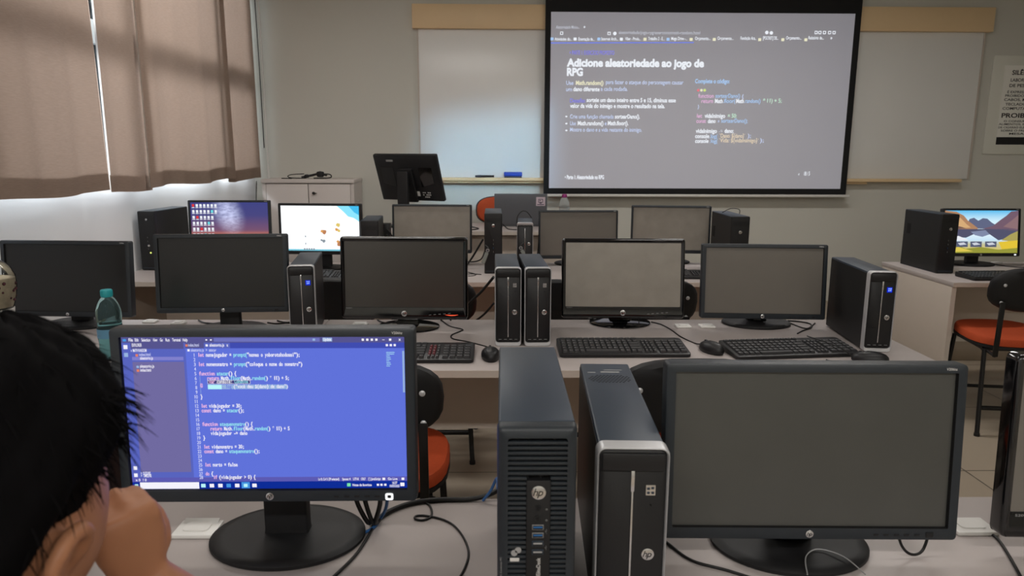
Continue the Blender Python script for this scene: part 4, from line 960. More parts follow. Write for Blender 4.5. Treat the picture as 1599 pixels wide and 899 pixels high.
for k in range(12): g.box((-0.0165, -0.0190, 0.03 + k * 0.008), (-0.0145, -0.0175, 0.034 + k * 0.008), TXTG)
g.done('card_slot', t)
# ------------------------------------------------------------------ keyboards, mice
def keyboard(label, x, y, yaw, length=0.44, depth=0.165, red=False, z=0.75, flat=False):
    t = thing('keyboard', label, 'keyboard', (x, y, z), R(yaw), 'black desktop keyboards' if not red else None)
    l, d = length / 2, depth / 2
    sl = lambda yy: 0.012 + (yy + d) / depth * 0.014
    g = G(); L = []
    for dz, k in ((0.0, 0.004), (0.003, 0.0), (1.0, 0.0), (1.001, 0.003)):
        L.append([(a, b, (0.0 if dz < 0.5 and dz == 0 else 0.003 if dz < 0.5 else sl(b) + (0.0015 if dz > 1 else 0))) for a, b in rrect(-l + k, l - k, -d + k, d - k, 0.012, 4)])
    g.loft(L, BLK); g.done('body', t)
    def block(name, x0, x1, rows, cols, y0, y1, mfun=None):
        g = G(); px = (x1 - x0) / cols; py = (y1 - y0) / rows
        for r_ in range(rows):
            c = 0
            while c < cols:
                wd_ = 1
                if name == 'main_keys' and r_ == 0: wd_ = 6 if c == 4 else 1
                if name == 'main_keys' and r_ in (1, 2, 3) and c == cols - 2: wd_ = 2
                a0 = x0 + c * px + 0.0012; a1 = x0 + (c + wd_) * px - 0.0012; b0 = y0 + r_ * py + 0.0012; b1 = y0 + (r_ + 1) * py - 0.0012
                zz = sl((b0 + b1) / 2); m = (mfun(r_, c) if mfun else None) or KEYS
                i = 0.0022
                g.loft([[(a0, b0, zz), (a1, b0, zz), (a1, b1, zz), (a0, b1, zz)], [(a0 + i, b0 + i * .7, zz + 0.008), (a1 - i, b0 + i * .7, zz + 0.008), (a1 - i, b1 - i * 1.2, zz + 0.0085), (a0 + i, b1 - i * 1.2, zz + 0.0085)]], m, False)
                if wd_ == 1: g.poly([(a0 + 0.004, b0 + 0.007, zz + 0.0088), (a0 + 0.0065, b0 + 0.007, zz + 0.0088), (a0 + 0.0065, b0 + 0.0105, zz + 0.0088), (a0 + 0.004, b0 + 0.0105, zz + 0.0088)], LEG)
                c += wd_
        g.done(name, t)
    yb, yt = -d + 0.010, d - 0.038
    nav = l * 0.30; num = l * 0.52
    rf = (lambda r_, c: KEYR if (r_ > 0 and c < 2) else None) if red else None
    block('main_keys', -l + 0.010, nav - 0.006, 5, 14, yb, yt)
    block('function_keys', -l + 0.010, nav - 0.006, 1, 13, yt + 0.008, yt + 0.024)
    block('navigation_keys', nav + 0.002, num - 0.006, 5, 3, yb, yt, rf)
    block('number_pad', num + 0.002, l - 0.010, 5, 4, yb, yt)
    return t
keyboard('black keyboard with a few dark red keys, beside the edge of the lit code monitor', -0.310, 2.322, 0, red=True)
keyboard('black keyboard in front of the dusty reflecting monitor', 0.415, 2.385, 0.3)
keyboard('black keyboard in front of the matt monitor, its right end near the end tower', 0.988, 2.375, 6.0)
keyboard('black keyboard on the third row in front of the bright white screen', -0.98, 3.86, 2)
keyboard('black keyboard on the third row partly hidden behind the matt monitor of row two', 0.98, 3.90, -3)
keyboard('black keyboard in front of the mountain-wallpaper monitor across the aisle', 2.76, 3.86, 3)

def mouse(label, x, y, yaw, z=0.75):
    t = thing('computer_mouse', label, 'mouse', (x, y, z), R(yaw), 'black wired mice')
    g = G(); L = []
    for k, zz, sh in ((0.90, 0.0, 0), (1.0, 0.006, 0), (1.0, 0.014, 0), (0.93, 0.024, -0.002), (0.74, 0.032, -0.005), (0.42, 0.037, -0.008), (0.05, 0.0385, -0.010)):
        L.append([(0.031 * k * math.copysign(abs(math.cos(a)) ** 0.85, math.cos(a)) * (0.92 + 0.08 * math.cos(2 * a)), 0.056 * k * math.sin(a) + sh, zz) for a in [2 * math.pi * i / 28 for i in range(28)]])
    g.loft(L, BLK); g.done('body', t, 60)
    g = G(); g.tube([(0, 0.050, 0.020), (0, 0.034, 0.0298), (0, 0.018, 0.0358), (0, 0.004, 0.0388)], 0.0008, DARK, 6, 3); g.done('button_seam', t)
    g = G(); g.cyl((-0.0035, 0.030, 0.030), (0.0035, 0.030, 0.030), 0.007, 0.007, KEYS, 16); g.done('scroll_wheel', t)
    return t
mouse('black mouse beside the red-keyed keyboard, at the foot of the paired slim towers', -0.035, 2.300, 4)
mouse('black mouse between the two keyboards in front of the dusty and matt monitors', 0.722, 2.375, 22)
mouse('black mouse at the right end of row two in front of the blue-badged tower', 1.205, 2.245, 62)

# ------------------------------------------------------------------ desk sockets and cables
def socket(label, x, y, w=0.058, d=0.048, z=0.75, lid=False, rz=0):
    t = thing('desk_socket', label, 'socket', (x, y, z), R(rz))
    g = G(); g.box((-w / 2, -d / 2, 0.0), (w / 2, d / 2, 0.008), WHITEP, 0.0025); g.done('plate', t)
    g = G(); L = [[(a, b, zz) for a, b in rrect(-w * .3, w * .3, -d * .28, d * .28, 0.008, 4)] for zz in (0.008, 0.0105)]
    g.loft(L, WHITEP); g.done('cover', t)
    if lid:
        g = G(); g.box((-w * .42, -d * .40, 0.0), (w * .42, d * .1, 0.0035), WHITEP, 0.001, M=Matrix.Translation((0, d * .38, 0.008)) @ Matrix.Rotation(R(25), 4, 'X')); g.done('flap', t)
socket('white desk socket with an open flap left of the lit monitor foot', -0.545, 1.197, 0.075, 0.055, lid=True)
socket('white desk socket behind the right-hand near monitor', 0.855, 1.195, 0.075, 0.055)
socket('left one of two white desk sockets between the dusty and matt monitors', 0.714, 2.735)
socket('right one of two white desk sockets between the dusty and matt monitors', 0.808, 2.735)
socket('small white desk socket nearer the teal bottle, under the very dark monitor', -1.40, 2.815, 0.05, 0.04)
socket('small white desk socket left of the foot of the very dark monitor', -1.275, 2.785, 0.05, 0.04, lid=True)
socket('white desk socket between the blue-lit slim tower and the red-light monitor', -0.555, 2.755, 0.06, 0.045, lid=True)
socket('white desk socket beside the mountain-wallpaper monitor, nearer the screen', 3.00, 4.40, 0.05, 0.04)
socket('white desk socket beside the mountain-wallpaper monitor, farther right', 3.10, 4.40, 0.05, 0.04)

def cable(label, pts, r=0.003, m=None, z=0.75, group=None):
    g = G(); g.tube([(p[0], p[1], p[2] if len(p) > 2 else z + r) for p in pts], r, m or CABLE, 8, 6)
    return tag(g.done('cable', None, 80), label, 'cable', group)
cable('black cable running from the bundle by the lit monitor to the front desk edge', [(-0.232, 1.214), (-0.236, 1.165), (-0.246, 1.11), (-0.265, 1.056), (-0.292, 0.99), (-0.30, 0.9)], 0.0028)
for i, (a, b) in enumerate(((-0.258, -0.240), (-0.243, -0.231), (-0.216, -0.226))):
    cable(('leftmost', 'middle', 'rightmost')[i] + ' of three thick black leads dropping from the lit monitor', [(a, 1.165, 0.875), (a + 0.004, 1.175, 0.82), (b, 1.195, 0.768), (b + 0.002, 1.222, 0.757)], 0.0042)
cable('thick black cable along the back edge of the near desk behind the lit monitor', [(-0.232, 1.222), (-0.208, 1.262), (-0.170, 1.292), (-0.12, 1.304), (-0.06, 1.306), (-0.015, 1.312, 0.765), (0.03, 1.33, 0.79)], 0.0048)
cable('blue network cable beside the thick black cable', [(-0.20, 1.19, 0.84), (-0.208, 1.21, 0.79), (-0.222, 1.226, 0.758), (-0.232, 1.20), (-0.25, 1.18)], 0.0030, BLUEC)
cable('blue network cable rising at the left side of the slatted tower', [(-0.035, 1.300, 0.755), (-0.020, 1.29, 0.78), (-0.008, 1.27, 0.815), (-0.006, 1.22, 0.82)], 0.0028, BLUEC)
cable('thin black cable with a small loop left of the slatted tower', [(-0.163, 1.308), (-0.140, 1.290), (-0.131, 1.262), (-0.132, 1.240), (-0.146, 1.230), (-0.160, 1.236), (-0.158, 1.246), (-0.140, 1.246), (-0.108, 1.232), (-0.083, 1.205), (-0.063, 1.158), (-0.055, 1.11), (-0.064, 1.054), (-0.085, 1.0)], 0.0020)
cable('black cable from the silver-edged tower to the foot of the right near monitor', [(0.262, 1.20), (0.289, 1.149), (0.318, 1.092), (0.372, 1.060), (0.43, 1.02)], 0.0026)
cable('short black cable loop hanging under the right near monitor', [(0.672, 1.12, 0.815), (0.676, 1.105, 0.775), (0.692, 1.10, 0.757), (0.715, 1.105, 0.760), (0.733, 1.12, 0.79), (0.735, 1.125, 0.815)], 0.0024)
cable('black cable on the near desk between the right monitor and the glossy monitor', [(0.80, 1.20), (0.842, 1.211), (0.872, 1.205), (0.880, 1.17), (0.872, 1.13), (0.838, 1.04), (0.80, 0.95)], 0.0026)
cable('thin pale highlight of a cable looped on the base of the right near monitor', [(0.487, 1.03, 0.764), (0.503, 1.075, 0.768), (0.533, 1.098, 0.768), (0.565, 1.076, 0.768), (0.580, 1.03, 0.764)], 0.0010, TXTG)  # grey tube painted as the highlight along a cable's edge
cable('mouse cable winding from the red-light monitor to the mouse', [(-0.243, 2.845), (-0.20, 2.74), (-0.150, 2.69), (-0.155, 2.66), (-0.184, 2.60), (-0.175, 2.545), (-0.115, 2.50), (-0.045, 2.43), (-0.036, 2.36, 0.762)], 0.0024, group=None)
cable('mouse cable curving from the dusty monitor to the mouse beside it', [(0.605, 2.81), (0.622, 2.79), (0.638, 2.76), (0.655, 2.68), (0.667, 2.57), (0.695, 2.48), (0.703, 2.43, 0.764)], 0.0024)
cable('black cable looping behind the matt monitor of row two', [(1.165, 2.83), (1.20, 2.82), (1.235, 2.78), (1.21, 2.71), (1.16, 2.665), (1.12, 2.62)], 0.0026)
cable('second black cable tangled behind the matt monitor of row two', [(1.16, 2.845), (1.165, 2.76), (1.19, 2.70), (1.26, 2.79)], 0.0026)
cable('small cable loop in front of the right keyboard by the end tower', [(1.185, 2.31), (1.168, 2.272), (1.13, 2.245), (1.085, 2.262), (1.075, 2.275)], 0.0018)
cable('thin mouse cable at the end tower', [(1.16, 2.272, 0.764), (1.12, 2.30, 0.790), (1.06, 2.40, 0.80)], 0.0018)
cable('black cable left of the very dark monitor foot in row two', [(-1.22, 2.84), (-1.17, 2.79), (-1.08, 2.775), (-1.04, 2.78)], 0.0030)
cable('black cable between the very dark monitor and the blue-lit tower', [(-0.90, 2.83), (-0.86, 2.80), (-0.80, 2.79), (-0.762, 2.81)], 0.0030)
cable('second black cable between the very dark monitor and the blue-lit tower', [(-0.93, 2.80), (-0.88, 2.78), (-0.83, 2.82), (-0.77, 2.845)], 0.0026)
cable('black cable behind the foot of the red-light monitor, left side', [(-0.50, 2.84), (-0.46, 2.79), (-0.40, 2.80)], 0.0032)
cable('black cable from the red-light monitor to the desk at its right', [(-0.243, 2.83), (-0.235, 2.82, 0.775), (-0.22, 2.81, 0.785), (-0.20, 2.80, 0.76)], 0.0036)
cable('wire standing up from the foot of the dusty reflecting monitor', [(0.535, 2.80, 0.81), (0.536, 2.74, 0.79), (0.532, 2.70, 0.770), (0.50, 2.69, 0.767)], 0.0018)
cable('thick black power lead sagging between rows two and three', [(-0.03, 2.84, 0.93), (-0.08, 2.90, 0.86), (-0.14, 2.96, 0.79), (-0.19, 3.02, 0.70), (-0.22, 3.05, 0.58)], 0.006)
cable('second power lead sagging lower between rows two and three', [(-0.03, 2.85, 0.82), (-0.07, 2.92, 0.76), (-0.12, 2.99, 0.71), (-0.17, 3.06, 0.69), (-0.20, 3.08, 0.66)], 0.0045)
cable('black cable on row three left of the round-badged tower', [(-0.30, 4.25, 0.83), (-0.25, 4.30), (-0.20, 4.33, 0.76), (-0.11, 4.365, 0.90)], 0.006)
cable('thin curled cable on row three in front of the round-badged tower', [(-0.27, 4.12), (-0.19, 4.03), (-0.14, 3.95), (-0.17, 3.90), (-0.21, 3.93), (-0.17, 3.97), (-0.11, 3.95)], 0.0024)
cable('cable looping from the row-three monitor toward the round-badged tower', [(-0.24, 4.20, 0.80), (-0.18, 4.17, 0.79), (-0.12, 4.20, 0.80), (-0.10, 4.36, 0.83)], 0.0040)
cable('black cable arching over the upside-down slim tower', [(0.095, 4.418, 0.97), (0.100, 4.43, 1.03), (0.128, 4.43, 1.065), (0.16, 4.43, 1.06), (0.19, 4.43, 1.02)], 0.0026)
cable("black cable hanging down the front of the teacher's desk", [(0.262, 4.945, 0.87), (0.255, 4.938, 0.75), (0.235, 4.935, 0.55), (0.23, 4.935, 0.3)], 0.0045)
cable("black cables lying on the teacher's desk left of the laptop", [(-0.32, 5.2, 0.888), (-0.22, 5.22, 0.888), (-0.16, 5.10, 0.888), (-0.22, 5.02, 0.888), (-0.30, 5.05, 0.888)], 0.004)
cable("black cable on the teacher's desk in front of the laptop", [(-0.06, 5.18, 0.905), (0.0, 5.15, 0.92), (0.05, 5.08, 0.888), (0.12, 5.03, 0.888), (0.16, 5.05, 0.888)], 0.004)
cable('black cable lying across the tower at the right end of row three', [(1.25, 4.05, 1.092), (1.28, 4.0, 1.118), (1.32, 3.98, 1.115), (1.328, 3.99, 1.09)], 0.0022)
cable('black cable behind the mountain-wallpaper monitor foot', [(3.055, 4.39), (3.06, 4.30), (3.10, 4.24), (3.2, 4.20)], 0.0026)
cable('black cable running down from the curtain corner beside the cabinet', [(-1.945, 5.80, 1.19), (-1.950, 5.78, 1.05), (-1.965, 5.78, 0.8), (-1.96, 5.8, 0.3), (-1.955, 5.79, 0.146)], 0.004)

# network box with green lights and leads, third row
t = thing('network_switch', 'small dark network box with glowing green lights beside the dark row-three tower', 'network box', (-0.704, 4.338, 0.75))
g = G(); g.box((-0.03, 0, 0), (0.03, 0.075, 0.245), BLK, 0.004); g.done('body', t)
g = G()
for zz in (0.19, 0.155): g.cyl((-0.012, -0.003, zz), (-0.012, 0.001, zz), 0.006, 0.006, glow('led_green', (150, 190, 40), 1.0), 12)
g.done('status_light', t)
for zz in (0.215, 0.18, 0.14, 0.11):
    g = G(); g.tube([(0.01, 0.002, zz), (0.025, -0.03, zz - 0.005), (0.045, -0.035, zz - 0.03), (0.05, -0.02, zz - 0.08)], 0.004, CABLE, 8, 4); g.done('lead', t)

# clear plastic adapters
CLEAR = mat('clear_plastic', (205, 212, 205), 0.25, trans=0.6, ior=1.2)
for lab, x, y, z, rot in (('small clear adapter leaning on the left of the paired slim towers, below the round-badged tower', -0.085, 3.93, 0.86, 20), ('small clear adapter with a round white end in front of the upside-down tower', 0.125, 4.045, 0.86, -25)):
    t = thing('usb_adapter', lab, 'adapter', (x, y, z), 0)
    Ma = Matrix.Rotation(R(rot), 4, 'Y')
    g = G(); g.box((-0.010, -0.004, -0.045), (0.010, 0.004, 0.02), CLEAR, 0.003, M=Ma); g.done('body', t)
    g = G(); g.cyl((0, -0.004, 0.032), (0, 0.004, 0.032), 0.010, 0.010, TXTG, 20, M=Ma); g.cyl((0, -0.0050, 0.032), (0, -0.004, 0.032), 0.005, 0.005, CASE, 14, M=Ma); g.done('round_end', t)
    g = G(); g.tube([Ma @ Vector((0, 0.0, 0.045)), Vector((0.0, 0.02, 0.055)), Vector((0.0, 0.045, 0.05))], 0.0035, CABLE, 8, 3); g.done('lead', t)

# ------------------------------------------------------------------ bottles, jar, laptop
def bottle(label, x, y, z, s, capm, plastic, water, band, wl):
    t = thing('water_bottle', label, 'bottle', (x, y, z))
    prof = [(0.001, 0.0), (0.026, 0.0), (0.031, 0.006), (0.0325, 0.03), (0.0305, 0.05), (0.0325, 0.07), (0.0325, 0.10), (0.031, 0.112), (0.0325, 0.130), (0.0325, 0.148), (0.0295, 0.165), (0.0235, 0.182), (0.0165, 0.195), (0.0135, 0.199), (0.0135, 0.205)]
    P_ = [(r * s * (1.1 if r > 0.014 else 1), zz * s) for r, zz in prof]
    g = G(); g.loft([[(r * math.cos(2 * math.pi * i / 36), r * math.sin(2 * math.pi * i / 36), zz) for i in range(36)] for r, zz in P_], plastic, True, False); g.done('body', t)
    g = G(); W_ = [(r * 0.96, zz + (0.001 if k == 0 else 0)) for k, (r, zz) in enumerate(P_) if zz <= wl * s] ; W_.append((W_[-1][0], wl * s)); g.lathe(W_ + [(0.001, wl * s)], water, 32); g.done('water', t)
    g = G(); g.lathe([(0.0160 * s, 0.196 * s), (0.0165 * s, 0.198 * s), (0.0165 * s, 0.216 * s), (0.015 * s, 0.2185 * s), (0.001, 0.219 * s)], capm, 28)
    for i in range(28):
        a = 2 * math.pi * i / 28; g.box((0.0160 * s, -0.0006, 0.200 * s), (0.0172 * s, 0.0006, 0.215 * s), capm, M=Matrix.Rotation(a, 4, 'Z'))
    g.done('cap', t)
    if band:
        g = G(); g.loft([[(0.0365 * s * math.cos(2 * math.pi * i / 36), 0.0365 * s * math.sin(2 * math.pi * i / 36), zz * s) for i in range(36)] for zz in (0.072, 0.100)], band, False, False); g.done('label_band', t)
TEALP = mat('teal_clear_plastic', (196, 240, 240), 0.04, trans=0.96, ior=1.12)
bottle('clear teal water bottle with a teal cap standing behind the lit code monitor', -1.277, 2.30, 0.75, 1.06, mat('teal_cap', (44, 158, 166), 0.4, var=0.05), TEALP, mat('water_teal', (180, 226, 232), 0.03, trans=0.97, ior=1.2), mat('bottle_label_blue', (90, 140, 170), 0.5, var=0.1), 0.115)
bottle("clear water bottle with a pink cap on the teacher's desk beside the laptop", 0.460, 5.25, 0.884, 1.10, mat('pink_cap', (150, 50, 120), 0.4, var=0.05), mat('clear_bottle_plastic', (225, 230, 235), 0.08, trans=0.9, ior=1.12), mat('water_clear', (215, 228, 235), 0.05, trans=0.95, ior=1.15), mat('bottle_label_pink', (150, 90, 130), 0.5, var=0.1), 0.10)
t = thing('jar', 'rounded clear jar with pale contents cut off by the left edge, above the dark hair', 'jar', (-1.652, 2.30, 0.75))
JR = 0.078
g = G(); g.lathe([(0.05, 0.165), (JR * 0.80, 0.170), (JR * 0.93, 0.205), (JR, 0.245), (JR * 0.97, 0.275), (JR * 0.80, 0.305), (JR * 0.5, 0.325), (0.001, 0.332)], GLASS, 40); g.done('body', t)
g = G(); g.lathe([(0.001, 0.172), (JR * 0.78, 0.174), (JR * 0.90, 0.207), (JR * 0.955, 0.245), (JR * 0.95, 0.267), (0.001, 0.270)], mat('jar_contents', (196, 182, 156), 0.9, var=0.4, vscale=45), 40); g.done('contents', t)
g = G(); rj = random.Random(4)
for k in range(26):
    a = rj.uniform(-2.6, 0.6); zz = rj.uniform(0.19, 0.262); rr_ = JR * 0.955 * (0.93 if zz < 0.215 else 0.985); c_ = Vector((rr_ * math.cos(a), rr_ * math.sin(a), zz)); q_ = rj.uniform(0.003, 0.006)
    g.lathe([(0.001, -q_), (q_ * 0.8, -q_ * 0.6), (q_, 0), (q_ * 0.8, q_ * 0.6), (0.001, q_)], mat('jar_dark_berries', (70, 22, 34), 0.6, var=0.2), 10, c_)
be = g.done('berries', t); be['kind'] = 'stuff'
g = G(); g.lathe([(0.055, 0.0), (0.062, 0.004), (0.060, 0.12), (JR * 0.80, 0.150), (JR * 0.82, 0.168), (0.03, 0.17)], WHITEP, 40); g.done('base', t)

t = thing('laptop', "grey laptop open on the teacher's desk with a pale square sticker on its lid", 'laptop', (0.143, 5.30, 0.884))
LAP = mat('laptop_grey', (98, 100, 105), 0.45, metal=0.3, var=0.04, vscale=30)
g = G(); g.box((-0.19, 0.0, 0.0), (0.19, 0.25, 0.016), LAP, 0.004); g.done('base', t)
Ml = Matrix.Translation((0, 0.0, 0.014)) @ Matrix.Rotation(R(9), 4, 'X')
g = G(); g.box((-0.193, -0.008, 0.0), (0.193, 0.0, 0.232), LAP, 0.004, M=Ml); ld = g.done('lid', t)
g = G(); g.box((-0.185, 0.0, 0.008), (0.185, 0.001, 0.226), DARK, M=Ml); g.done('screen', t)
g = G(); g.box((0.112, -0.0092, 0.143), (0.178, -0.008, 0.208), mat('sticker_pale_pink', (206, 190, 200), 0.6, var=0.03), M=Ml); stk = g.done('sticker', ld)
g = G(); SI = mat('sticker_ink', (70, 62, 84), 0.6, var=0.05)
for a, b, c, d in ((0.128, 0.190, 0.162, 0.194), (0.128, 0.170, 0.132, 0.194), (0.158, 0.170, 0.162, 0.194), (0.128, 0.167, 0.162, 0.171), (0.138, 0.160, 0.152, 0.168), (0.120, 0.150, 0.170, 0.156), (0.138, 0.177, 0.144, 0.187)): g.box((a, -0.0098, b), (c, -0.0091, d), SI, M=Ml)
g.done('printed_icon', stk)
g = G()
for r_ in range(5):
    for c in range(13): g.box((-0.165 + c * 0.0255, 0.09 + r_ * 0.026, 0.016), (-0.143 + c * 0.0255, 0.112 + r_ * 0.026, 0.018), BLKM)
g.done('keys', t)

# ------------------------------------------------------------------ the person in the foreground
SKIN = mat('skin', (176, 122, 90), 0.5, var=0.06, vscale=30, spec=0.4)
HAIR = mat('black_hair', (6, 5, 6), 0.8, var=0.2, vscale=200, spec=0.08)
SHIRT = mat('dark_shirt_cloth', (40, 42, 50), 0.9, var=0.1, vscale=60)
JEAN = mat('dark_trouser_cloth', (34, 38, 52), 0.9, var=0.1, vscale=60)
HC = Vector((-0.405, 0.502, 1.134)); HS = 1.13
MH = Matrix.Translation(HC) @ Matrix.Rotation(R(-12), 4, 'Z') @ Matrix.Rotation(R(5), 4, 'Y') @ Matrix.Rotation(R(-14), 4, 'X') @ Matrix.Scale(HS, 4)
def sm(a, b, x):
    t_ = min(1, max(0, (x - a) / (b - a))); return t_ * t_ * (3 - 2 * t_)
def headpt(az, el, off=0.0):
    """az 0 = face (+y), el -90..90"""
    dx, dy, dz = math.sin(az) * math.cos(el), math.cos(az) * math.cos(el), math.sin(el)
    x, y, z = 0.077 * dx, 0.098 * dy, 0.118 * dz
    lo = sm(0.0, -0.10, z); x *= 1 - 0.30 * lo * sm(-0.03, 0.06, y) - 0.12 * lo
    if y < 0: y *= 1 - 0.25 * lo
    if y > 0:
        y *= 1 - 0.05 * sm(0.0, 0.08, abs(x)); ex = lambda cx_, cz, sx, sz: math.exp(-((x - cx_) / sx) ** 2 - ((z - cz) / sz) ** 2)
        k = dy * dy
        y += k * (0.024 * ex(0, -0.028, 0.011, 0.016) + 0.013 * ex(0, -0.008, 0.008, 0.022) + 0.006 * ex(0, 0.022, 0.04, 0.012) - 0.008 * ex(0.032, 0.004, 0.014, 0.010) - 0.008 * ex(-0.032, 0.004, 0.014, 0.010) + 0.007 * ex(0, -0.060, 0.022, 0.008) - 0.004 * ex(0, -0.050, 0.02, 0.005) + 0.008 * ex(0, -0.092, 0.022, 0.016))
    v = Vector((x, y, z)); n = Vector((dx / 0.077, dy / 0.098, dz / 0.118)).normalized()
    return v + n * off
g = G()
NA, NE = 56, 36
g.loft([[MH @ headpt(2 * math.pi * i / NA, R(-89 + 178 * k / NE)) for i in range(NA)] for k in range(NE + 1)], SKIN)
for s_ in (-1, 1):        # ears
    o_ = [(0.074, 0.012, 0.000), (0.083, 0.016, 0.016), (0.090, 0.006, 0.030), (0.094, -0.010, 0.030), (0.094, -0.021, 0.014), (0.090, -0.018, -0.006), (0.084, -0.008, -0.022), (0.078, 0.004, -0.031), (0.073, 0.010, -0.020)]
    g.tube([MH @ Vector((s_ * a, b - 0.008, c - 0.006)) for a, b, c in o_], 0.0062 * HS, SKIN, 10, 4)
    g.tube([MH @ Vector((s_ * a, b - 0.008, c - 0.006)) for a, b, c in ((0.080, 0.006, 0.012), (0.086, -0.004, 0.016), (0.087, -0.009, 0.004), (0.082, -0.002, -0.010))], 0.0050 * HS, SKIN, 10, 4)
    L = [[MH @ Vector((s_ * (q + 0.22 * -(b - 0.004)), b - 0.010, c - 0.004)) for b, c in [(0.014 * math.cos(a) * 1.1 - 0.002, 0.027 * math.sin(a)) for a in [2 * math.pi * i / 16 for i in range(16)]]] for q in (0.070, 0.0815)]
    g.loft(L, SKIN)
g.tube([(-0.397, 0.345, 0.96), (-0.397, 0.40, 1.03), MH @ Vector((0, -0.022, -0.06))], 0.058, SKIN, 24, 3)
def limb(pts, rad, m=SKIN, n=20):
    pts = [Vector(p) for p in pts]; cp = catmull(pts, 5); rr = catmull([Vector((r, 0, 0)) for r in rad], 5)
    loops = []; prev = None
    for i, p in enumerate(cp):
        t_ = (cp[min(i + 1, len(cp) - 1)] - cp[max(i - 1, 0)]).normalized(); a = t_.orthogonal() if prev is None else prev - t_ * prev.dot(t_); a.normalize(); prev = a; b = t_.cross(a)
        loops.append([p + rr[i].x * (math.cos(2 * math.pi * k / n) * a + math.sin(2 * math.pi * k / n) * b) for k in range(n)])
    return loops
def torso(k=1.0, z0=0.0):
    sec = [(-0.395, 0.10, 0.53, 0.150, 0.110), (-0.395, 0.11, 0.58, 0.165, 0.115), (-0.395, 0.14, 0.66, 0.150, 0.105), (-0.395, 0.20, 0.78, 0.165, 0.112), (-0.396, 0.27, 0.88, 0.185, 0.115), (-0.397, 0.325, 0.955, 0.185, 0.095), (-0.397, 0.355, 1.00, 0.12, 0.070), (-0.397, 0.375, 1.02, 0.065, 0.058)]
    return [[(cx_ + k * a * math.cos(q), cy_ + k * b * math.sin(q) , z) for q in [2 * math.pi * i / 32 for i in range(32)]] for cx_, cy_, z, a, b in sec]
g.loft(torso(), SKIN)
RSH, REL, RWR = (-0.235, 0.345, 0.955), (-0.262, 0.745, 0.800), (-0.350, 0.642, 1.008)
LSH, LEL, LWR = (-0.560, 0.345, 0.955), (-0.640, 0.520, 0.800), (-0.560, 0.740, 0.790)
g.loft(limb([RSH, (-0.20, 0.52, 0.87), REL], [0.058, 0.047, 0.040]), SKIN); g.loft(limb([REL, (-0.280, 0.712, 0.87), RWR], [0.042, 0.040, 0.027]), SKIN)
g.loft(limb([LSH, (-0.61, 0.44, 0.87), LEL], [0.058, 0.047, 0.040]), SKIN); g.loft(limb([LEL, (-0.61, 0.63, 0.797), LWR], [0.042, 0.038, 0.027]), SKIN)
def hand(wr, u, n, side, curl, hs=1.0):
    """u: wrist->knuckles, n: out of the back of the hand; side: +1 thumb on the +w side"""
    wr, u = Vector(wr), Vector(u).normalized(); n = Vector(n); n = (n - u * n.dot(u)).normalized(); w = u.cross(n)
    u *= hs; n *= hs; w *= hs
    sec = [(-0.01, 0.027, 0.021), (0.02, 0.032, 0.019), (0.055, 0.041, 0.018), (0.085, 0.042, 0.016), (0.097, 0.036, 0.012)]
    g.loft([[wr + u * a + w * (hw_ * math.cos(q)) + n * (ht * math.sin(q)) for q in [2 * math.pi * i / 20 for i in range(20)]] for a, hw_, ht in sec], SKIN)
    for i, (o, ln, r) in enumerate(((0.030, 1.0, 0.0095), (0.010, 1.08, 0.0100), (-0.010, 1.02, 0.0095), (-0.029, 0.82, 0.0085))):
        p = wr + u * (0.088 - 0.004 * abs(i - 1)) + w * (o * side); q = [p - u * 0.015, p + n * 0.003]
        d = 0
        for sg, c in ((0.044, curl[0]), (0.028, curl[1]), (0.022, curl[2])):
            d += c; q.append(q[-1] + (u * math.cos(R(d)) - n * math.sin(R(d))) * sg * ln)
        g.tube(q, r * hs, SKIN, 12, 3, taper=lambda t_: 1.05 - 0.25 * t_)
    p = wr + u * 0.022 + w * (0.028 * side)
    g.tube([p - w * 0.012 * side, p + w * 0.010 * side + u * 0.012 - n * 0.012, p + w * 0.014 * side + u * 0.040 - n * 0.024, p + w * 0.004 * side + u * 0.062 - n * 0.032], 0.0115 * hs, SKIN, 12, 3, taper=lambda t_: 1.1 - 0.3 * t_)
hand(RWR, (-0.10, -0.12, 0.97), (0.72, -0.65, 0.10), 1, (75, 85, 50), 0.82)
hand(LWR, (0.45, 0.85, -0.02), (0.05, 0.0, 1.0), 1, (12, 20, 12))
for s_ in (-1, 1):
    x = -0.395 + s_ * 0.10
    g.loft(limb([(x, 0.12, 0.605), (x + s_ * 0.03, 0.36, 0.612), (x + s_ * 0.04, 0.54, 0.600)], [0.080, 0.072, 0.056]), SKIN)
    g.loft(limb([(x + s_ * 0.04, 0.54, 0.600), (x + s_ * 0.04, 0.54, 0.34), (x + s_ * 0.04, 0.50, 0.09)], [0.056, 0.052, 0.036]), SKIN)
    g.loft(limb([(x + s_ * 0.04, 0.47, 0.045), (x + s_ * 0.045, 0.56, 0.045), (x + s_ * 0.05, 0.67, 0.028)], [0.036, 0.040, 0.022]), SKIN)
tmp = g.done('body_tmp')
rm = tmp.modifiers.new('r', 'REMESH'); rm.mode = 'VOXEL'; rm.voxel_size = 0.0042; rm.use_smooth_shade = True
smo = tmp.modifiers.new('s', 'SMOOTH'); smo.factor = 0.5; smo.iterations = 4
me = bpy.data.meshes.new_from_object(tmp.evaluated_get(bpy.context.evaluated_depsgraph_get()))
bpy.data.objects.remove(tmp)
me.name = 'person'; me.materials.clear(); me.materials.append(SKIN); me.polygons.foreach_set('use_smooth', [True] * len(me.polygons))
person = bpy.data.objects.new('person', me); COL.objects.link(person)
tag(person, 'person with short black hair at the lower left, cheek leaning on a fist', 'person')
